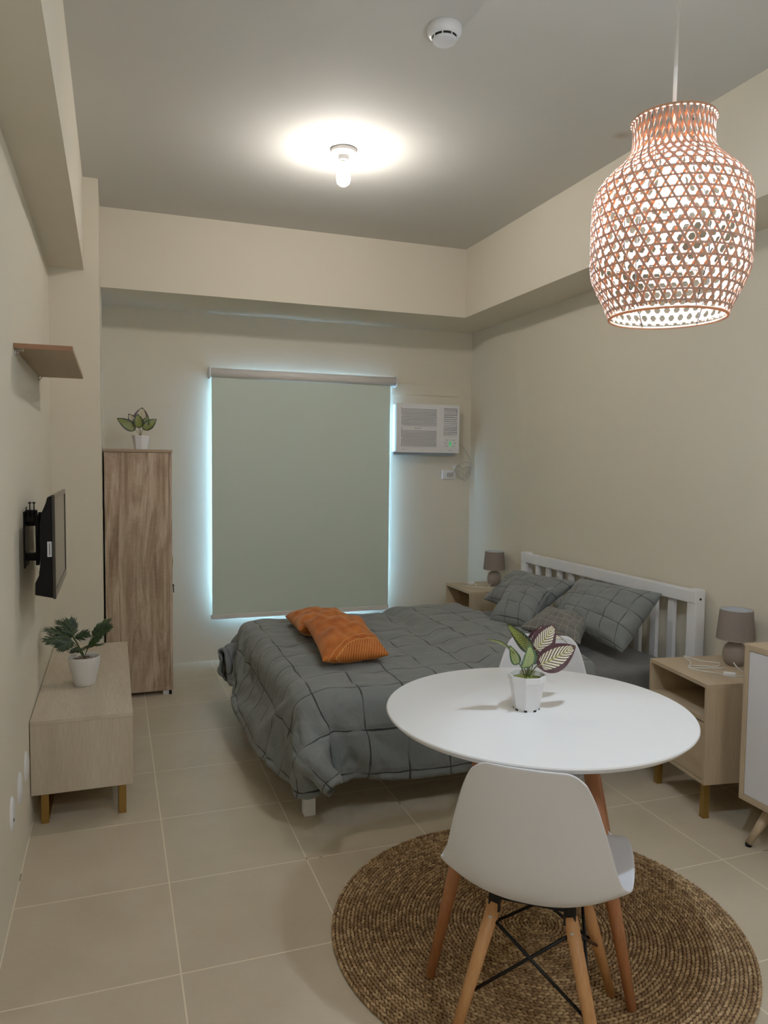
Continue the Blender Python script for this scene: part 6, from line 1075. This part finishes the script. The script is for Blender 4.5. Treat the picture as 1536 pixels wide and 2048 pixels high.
# ------------------------------------------------------------------ chairs
def make_chair(loc, rz, label):
    t = thing('dining_chair', label, 'chair', loc, rz, 'white shell chairs at the round table')
    # shell: local +y is the way the chair faces
    pr_ = [(.232, .392), (.228, .410), (.205, .426), (.16, .431), (.08, .424), (.0, .414), (-.08, .409), (-.145, .416), (-.196, .446), (-.222, .505), (-.236, .59), (-.246, .67), (-.253, .74), (-.256, .772)]
    ww = [.150, .175, .198, .214, .224, .228, .226, .219, .209, .195, .176, .155, .134, .125]
    kk = [.000, .004, .010, .018, .028, .038, .050, .060, .064, .058, .044, .030, .018, .012]
    P_ = spline([(a[0], a[1], 0) for a in pr_], 3); Wk = spline([(a, c_, 0) for a, c_ in zip(ww, kk)], 3)
    m_ = len(P_); bm = bmesh.new(); rows = []; ns_ = 22
    for i, (p, wk) in enumerate(zip(P_, Wk)):
        d = (P_[min(i+1, m_-1)]-P_[max(i-1, 0)]).normalized(); nx_, nz_ = d.y, -d.x    # inner normal
        if i > 0 and nz_ < 0 and i < m_*.4: nx_, nz_ = -nx_, -nz_
        nx_, nz_ = abs(d.y), abs(d.x)
        row = []
        for s_ in range(-ns_, ns_+1):
            s = s_/ns_; off = wk.y*abs(s)**2.3
            y, z = p.x, p.y
            # rounded free corners
            ext = 0
            if i >= m_-5: ext = -.026*max(0, abs(s)-.66)**2/(.34**2)*((i-(m_-6))/5)
            if i <= 3: ext = .050*(abs(s)**3)*((4-i)/4)
            yy = y+nx_*off+(d.x*ext); zz = z+nz_*off+(d.y*ext)
            row.append(bm.verts.new((wk.x*s*(1-.0*abs(s)), yy, zz)))
        rows.append(row)
    for A, B_ in zip(rows, rows[1:]):
        for q in range(len(A)-1):
            f = bm.faces.new((A[q], A[q+1], B_[q+1], B_[q])); f.smooth = True
    bmesh.ops.recalc_face_normals(bm, faces=bm.faces)
    so_ = obj('seat_shell', bm, M_shell, t)
    md = so_.modifiers.new('t', 'SOLIDIFY'); md.thickness = .006; md.offset = 0; md = so_.modifiers.new('s', 'SUBSURF'); md.levels = 1; md.render_levels = 1
    hw, hf, tw, tf = .179, .177, .088, .102
    ft = {}; 
    for a, c_ in ((-1, -1), (1, -1), (1, 1), (-1, 1)):
        top = Vector((a*tw, c_*tf, .375)); bo = Vector((a*hw, c_*hf, RZ0)); ft[a, c_] = (top, bo)
        b = BM(); tube(b, [top, top.lerp(bo, .5), bo], [.0165, .0155, .0115], 18); l = obj('leg', b, M_beech, t)
    b = BM()
    box(b, (-tw-.012, -tf-.008, .384), (tw+.012, -tf+.010, .402), .002); box(b, (-tw-.012, tf-.010, .384), (tw+.012, tf+.008, .402), .002)
    box(b, (-tw-.012, -tf, .378), (-tw+.012, tf, .394), .002); box(b, (tw-.012, -tf, .378), (tw+.012, tf, .394), .002)
    for k_, (top, bo) in ft.items(): box(b, (-.014, -.014, -.02), (.014, .014, .03), .002, M=Matrix.Translation(top))
    obj('metal_mount', b, M_black, t)
    seq = [(-1, -1), (1, -1), (1, 1), (-1, 1)]
    b = BM()
    for q in range(4):
        A, B_ = ft[seq[q]], ft[seq[(q+1) % 4]]
        for U, V in ((A, B_), (B_, A)):
            p0, p1 = U[0].lerp(U[1], .10), V[0].lerp(V[1], .60); tube(b, [p0, p1], .0042, 8)
            s = bmesh.new(); bmesh.ops.create_icosphere(s, subdivisions=2, radius=.008, matrix=Matrix.Translation(p1)); add(b, s)
    obj('wire_brace', b, M_black, t)
    for k_, (top, bo) in ft.items():
        p = top.lerp(bo, .08); dv = Vector((0, k_[1], 0)); s = BM(); tube(s, [p+dv*.014, p+dv*.018], .004, 10); obj('screw', s, M_chrome, t)
    return t
ch = make_chair((.985, 1.575, 0), -radians(38.8), 'white shell chair with beech legs, its back turned to the viewer')
ch2 = dup(ch, (1.415, 2.27, 0), -radians(212), 'white shell chair facing the viewer across the table', 'white shell chairs at the round table')

# ------------------------------------------------------------------ potted plants
def blade(bm, base, tip, width, up=(0, 0, 1), bend=.02, fold=.25, n_=14, twist=0, shape=1):
    """pointed oval leaf; two UV halves meeting on the midrib"""
    base, tip = Vector(base), Vector(tip); ax = tip-base; L_ = ax.length; ax.normalize()
    side = ax.cross(Vector(up)); side = side.normalized() if side.length > 1e-3 else ax.orthogonal().normalized()
    nr = side.cross(ax).normalized(); uvd = bm.loops.layers.uv.verify(); rows = []
    for i in range(n_+1):
        v = i/n_; hw = width/2*(sin(pi*min(1, v**.72))**.85 if v < 1 else 0)+.0006
        c = base+ax*L_*v+nr*(bend*4*v*(1-v)-bend*.8*v*v)
        rot = Matrix.Rotation(twist*v, 3, ax); sd_ = rot @ side; n2 = rot @ nr
        rows.append([bm.verts.new(c+sd_*hw*q+n2*(fold*hw*abs(q)+.04*hw*sin(v*26)*abs(q))) for q in (-1, -.66, -.33, 0, .33, .66, 1)])
    for i in range(n_):
        for q in range(6):
            f = bm.faces.new((rows[i][q], rows[i][q+1], rows[i+1][q+1], rows[i+1][q])); f.smooth = True
            for l, (a, c_) in zip(f.loops, ((q, i), (q+1, i), (q+1, i+1), (q, i+1))): l[uvd].uv = (a/6, c_/n_)
def octpot(bm, r0, r1, h, rim, n_=8, rot=0):
    pts = [(0, 0), (r0, 0), (r1*.985, h-rim), (r1*1.04, h-rim+.001), (r1*1.06, h), (r1*.97, h), (r1*.93, h-rim-.004), (0, h-.018)]
    lathe(bm, pts[:7], n_, smooth=False)
pt = thing('potted_plant', 'striped leaf plant in a white pot on the round table', 'plant', (1.137, 1.905, TZ))
b = BM(); octpot(b, .037, .053, .104, .018, 8); bmesh.ops.rotate(b, verts=b.verts, cent=(0, 0, 0), matrix=Matrix.Rotation(.2, 3, 'Z')); obj('pot', b, M_plastic, pt)
b = BM()
for k in range(8):
    a = k*pi/4+.2; box(b, (-.001, -.0045, -.0005), (.0015, .0045, .005), M=Matrix.Translation((.0365*cos(a), .0365*sin(a), .001)) @ Matrix.Rotation(a, 4, 'Z'))
obj('drain_hole', b, M_dark, pt)
b = BM(); lathe(b, [(.0495, .090), (.03, .094), (0, .096)], 24); obj('moss', b, M_moss, pt)
b = BM(); b2_ = BM(); b3_ = BM()
V = (0, -1, .35)
blade(b, (.020, -.02, .130), (.148, -.03, .184), .080, V, .008, .12)
blade(b, (.028, .01, .166), (.112, .03, .238), .072, V, .006, .1)
blade(b, (.020, .03, .150), (.085, .05, .235), .062, V, .004, .15)
blade(b, (.070, .03, .19), (.165, .04, .182), .040, (.0, -.3, 1), .012, .4)
blade(b, (.012, .02, .128), (.075, .03, .205), .055, V, .004, .15)
blade(b2_, (.012, .0, .170), (-.080, -.02, .262), .040, (-.3, -1, .1), .014, .25)
blade(b2_, (-.045, -.01, .155), (-.145, -.02, .228), .036, (-.1, -.35, 1), .012, .3, twist=.3)
blade(b3_, (-.030, -.035, .132), (-.028, -.062, .205), .056, (.15, -1, .2), .008, .15)
blade(b3_, (-.045, -.02, .140), (-.075, -.03, .20), .030, (-.4, -1, .2), .006, .3)
fo = obj('striped_leaves', b, M_leafw, pt); obj('green_leaves', b2_, M_leafg, pt); obj('pale_leaves', b3_, M_leafg2, pt)
b = BM()
for p in ((.022, -.02, .134), (.030, .01, .170), (.070, .03, .19), (.012, .02, .13), (.012, 0, .172), (-.045, -.01, .157), (-.030, -.035, .134)):
    tube(b, spline([(p[0]*.12, p[1]*.12, .09), (p[0]*.5, p[1]*.5, .09+(p[2]-.09)*.55), p], 4), [.0016]*9, 6)
obj('stems', b, M_green, pt)

pw = thing('potted_plant', 'striped leaf plant in a white pot on top of the wardrobe', 'plant', (.155, 4.86, 1.492))
b = BM(); octpot(b, .040, .050, .086, .014, 8); bmesh.ops.rotate(b, verts=b.verts, cent=(0, 0, 0), matrix=Matrix.Rotation(.05, 3, 'Z')); obj('pot', b, M_plastic, pw)
b = BM(); lathe(b, [(.046, .070), (.0, .074)], 24); obj('soil', b, M_soil, pw)
b = BM(); b2_ = BM(); V = (0, -1, .15)
blade(b2_, (-.030, -.02, .118), (-.136, -.03, .188), .066, V, .006, .1)
blade(b, (-.019, .0, .138), (-.070, .0, .218), .060, V, .005, .1)
blade(b, (-.003, .01, .150), (.012, .03, .262), .090, V, .006, .1)
blade(b2_, (.012, -.03, .122), (.094, -.02, .190), .060, V, .006, .2)
blade(b2_, (-.010, -.03, .130), (-.018, -.04, .216), .062, V, .004, .15)
blade(b2_, (.012, -.02, .130), (.045, -.03, .205), .050, V, .004, .15)
obj('striped_leaves', b, M_leafw, pw); obj('green_leaves', b2_, M_leafg, pw)
b = BM()
for p in ((-.030, -.02, .12), (-.019, 0, .14), (0, .01, .15), (.012, -.03, .124), (-.008, -.03, .13)):
    tube(b, spline([(p[0]*.1, p[1]*.1, .07), (p[0]*.4, p[1]*.4, .07+(p[2]-.07)*.5), p], 4), [.0014]*9, 6)
obj('stems', b, M_green, pw)

pc = thing('potted_plant', 'dark green fringed plant in a ribbed white pot on the console', 'plant', (-.135, 3.57, .42))
b = BM(); lathe(b, [(0, 0), (.040, 0), (.044, .004), (.047, .02), (.058, .065), (.066, .105), (.067, .125), (.0655, .130), (.061, .128), (.059, .112)], 144, fn=lambda a, z: 1+(.018*abs(sin(a*18))-.009 if .003 < z < .122 else 0)); obj('pot', b, M_ceramic, pc, 60)
b = BM(); lathe(b, [(.0605, .112), (.03, .118), (0, .120)], 24); obj('soil', b, M_soil, pc)
b = BM(); rnd = random.Random(5)
for k in range(26):
    a = rnd.uniform(0, 6.28); r = .052*sqrt(rnd.random()); s = bmesh.new(); bmesh.ops.create_icosphere(s, subdivisions=1, radius=rnd.uniform(.004, .008), matrix=Matrix.Translation((r*cos(a), r*sin(a), .119)) @ Matrix.Diagonal((1, 1.3, .6, 1))); add(b, s)
obj('pebbles', b, new_mat('pebble', (168, 150, 140), .7), pc)
b = BM(); st = BM()
def frond(base, tip, width, nl, up):
    base, tip = Vector(base), Vector(tip); ax = (tip-base).normalized(); side = ax.cross(Vector(up)).normalized(); L_ = (tip-base).length; nr = side.cross(ax)
    for q in range(nl):
        v = (q+.5)/nl; c = base+ax*L_*v*.85+nr*.008*sin(pi*v); ln_ = width*.62*(.5+.6*sin(pi*min(1, .1+v*.85)))*rnd.uniform(.85, 1.15)
        for sg in (-1, 1):
            d = (side*sg*(1-v*.6)+ax*(.75+v*.9)).normalized()+nr*rnd.uniform(-.35, .15)
            blade(b, c, c+d*ln_, .0046, nr, .0015, .3, 4)
    blade(b, base+ax*L_*.8, tip+ax*.012, .006, nr, .002, .3, 4)
    tube(st, spline([base, base+ax*L_*.5+nr*.008, tip], 3), .0011, 5)
for bs, tp, wd, up in (((-.055, -.02, .215), (-.155, -.02, .262), .075, (0, -.5, 1)), ((-.045, -.01, .225), (-.105, .03, .285), .07, (.2, -.5, 1)), ((-.06, -.03, .205), (-.155, -.05, .222), .075, (0, -.7, .8)), ((-.045, -.03, .205), (-.10, -.06, .190), .06, (0, -.8, .5)), ((-.04, 0, .215), (.012, .0, .228), .06, (0, -.6, .9)), ((-.05, 0, .23), (-.06, .02, .285), .07, (0, -.8, .4)),
                    ((.036, 0, .225), (.112, .02, .285), .050, (-.4, -.7, .6)), ((.038, 0, .215), (.115, -.02, .262), .060, (-.4, -.8, .5)), ((.02, 0, .175), (.078, -.02, .222), .036, (-.4, -.8, .5)), ((-.01, -.01, .165), (.080, -.02, .182), .022, (0, -.4, 1)), ((-.01, -.01, .165), (-.055, -.03, .158), .030, (0, -.6, 1)),
                    ((-.05, .01, .22), (-.12, .0, .252), .07, (0, -.7, .9))):
    frond(bs, tp, wd*1.12, 15, up)
    frond((bs[0]*.9, bs[1]+.012, bs[2]-.008), (tp[0]*.93, tp[1]+.03, tp[2]-.012), wd, 12, (up[0]+.3, up[1], up[2]))
    tube(st, spline([(0, 0, .12), (bs[0]*.55, bs[1]*.5, .12+(bs[2]-.12)*.6), bs], 4), .0019, 6)
obj('foliage', b, M_palm, pc); obj('stems', st, M_green, pc)

# ------------------------------------------------------------------ light
def area(name, loc, rot, sx, sy, power, col):
    l = bpy.data.lights.new(name, 'AREA'); l.shape = 'RECTANGLE'; l.size = sx; l.size_y = sy; l.energy = power; l.color = col
    o = bpy.data.objects.new(name, l); COL.objects.link(o); o.location = loc; o.rotation_euler = rot; return o
area('daylight', ((WX0+WX1)/2, 5.62, (WZ0+WZ1)/2), (pi/2, 0, pi), 1.2, 1.6, 230, (.36, .57, 1.0))
wd = bpy.data.worlds.new('sky'); sc.world = wd; wd.use_nodes = True
wd.node_tree.nodes['Background'].inputs[0].default_value = (.45, .72, 1, 1); wd.node_tree.nodes['Background'].inputs[1].default_value = 1.0
area('added_fill_light', (1.1, -1.0, 2.88), (0, 0, 0), .6, .6, 7, (.96, .97, 1))  # soft fill added behind the camera to lift the shaded chair back
sc.view_settings.gamma = 1.2

# ------------------------------------------------------------------ camera
def cam_axes(yaw, pitch, roll):
    fw = Vector((sin(yaw)*cos(pitch), cos(yaw)*cos(pitch), sin(pitch))); r = Vector((cos(yaw), -sin(yaw), 0)); u = r.cross(fw)
    return cos(roll)*r+sin(roll)*u, -sin(roll)*r+cos(roll)*u, fw
r, u, fw = cam_axes(.34472, -.06343, .01138)
cd = bpy.data.cameras.new('camera'); cam = bpy.data.objects.new('camera', cd); COL.objects.link(cam)
cam.matrix_world = Matrix(((r.x, u.x, -fw.x, 0), (r.y, u.y, -fw.y, 0), (r.z, u.z, -fw.z, 1.42), (0, 0, 0, 1)))
cd.sensor_fit = 'VERTICAL'; cd.sensor_height = 24; cd.lens = 1503.4/2048*24; cd.clip_start = .02
sc.camera = cam
sc.view_settings.view_transform = 'Standard'; sc.view_settings.look = 'None'; sc.view_settings.exposure = 1.5
sc.cycles.max_bounces = 7; sc.cycles.diffuse_bounces = 4; sc.cycles.glossy_bounces = 3; sc.cycles.transmission_bounces = 4; sc.cycles.use_adaptive_sampling = True; sc.cycles.adaptive_threshold = .03; sc.cycles.sample_clamp_indirect = 6
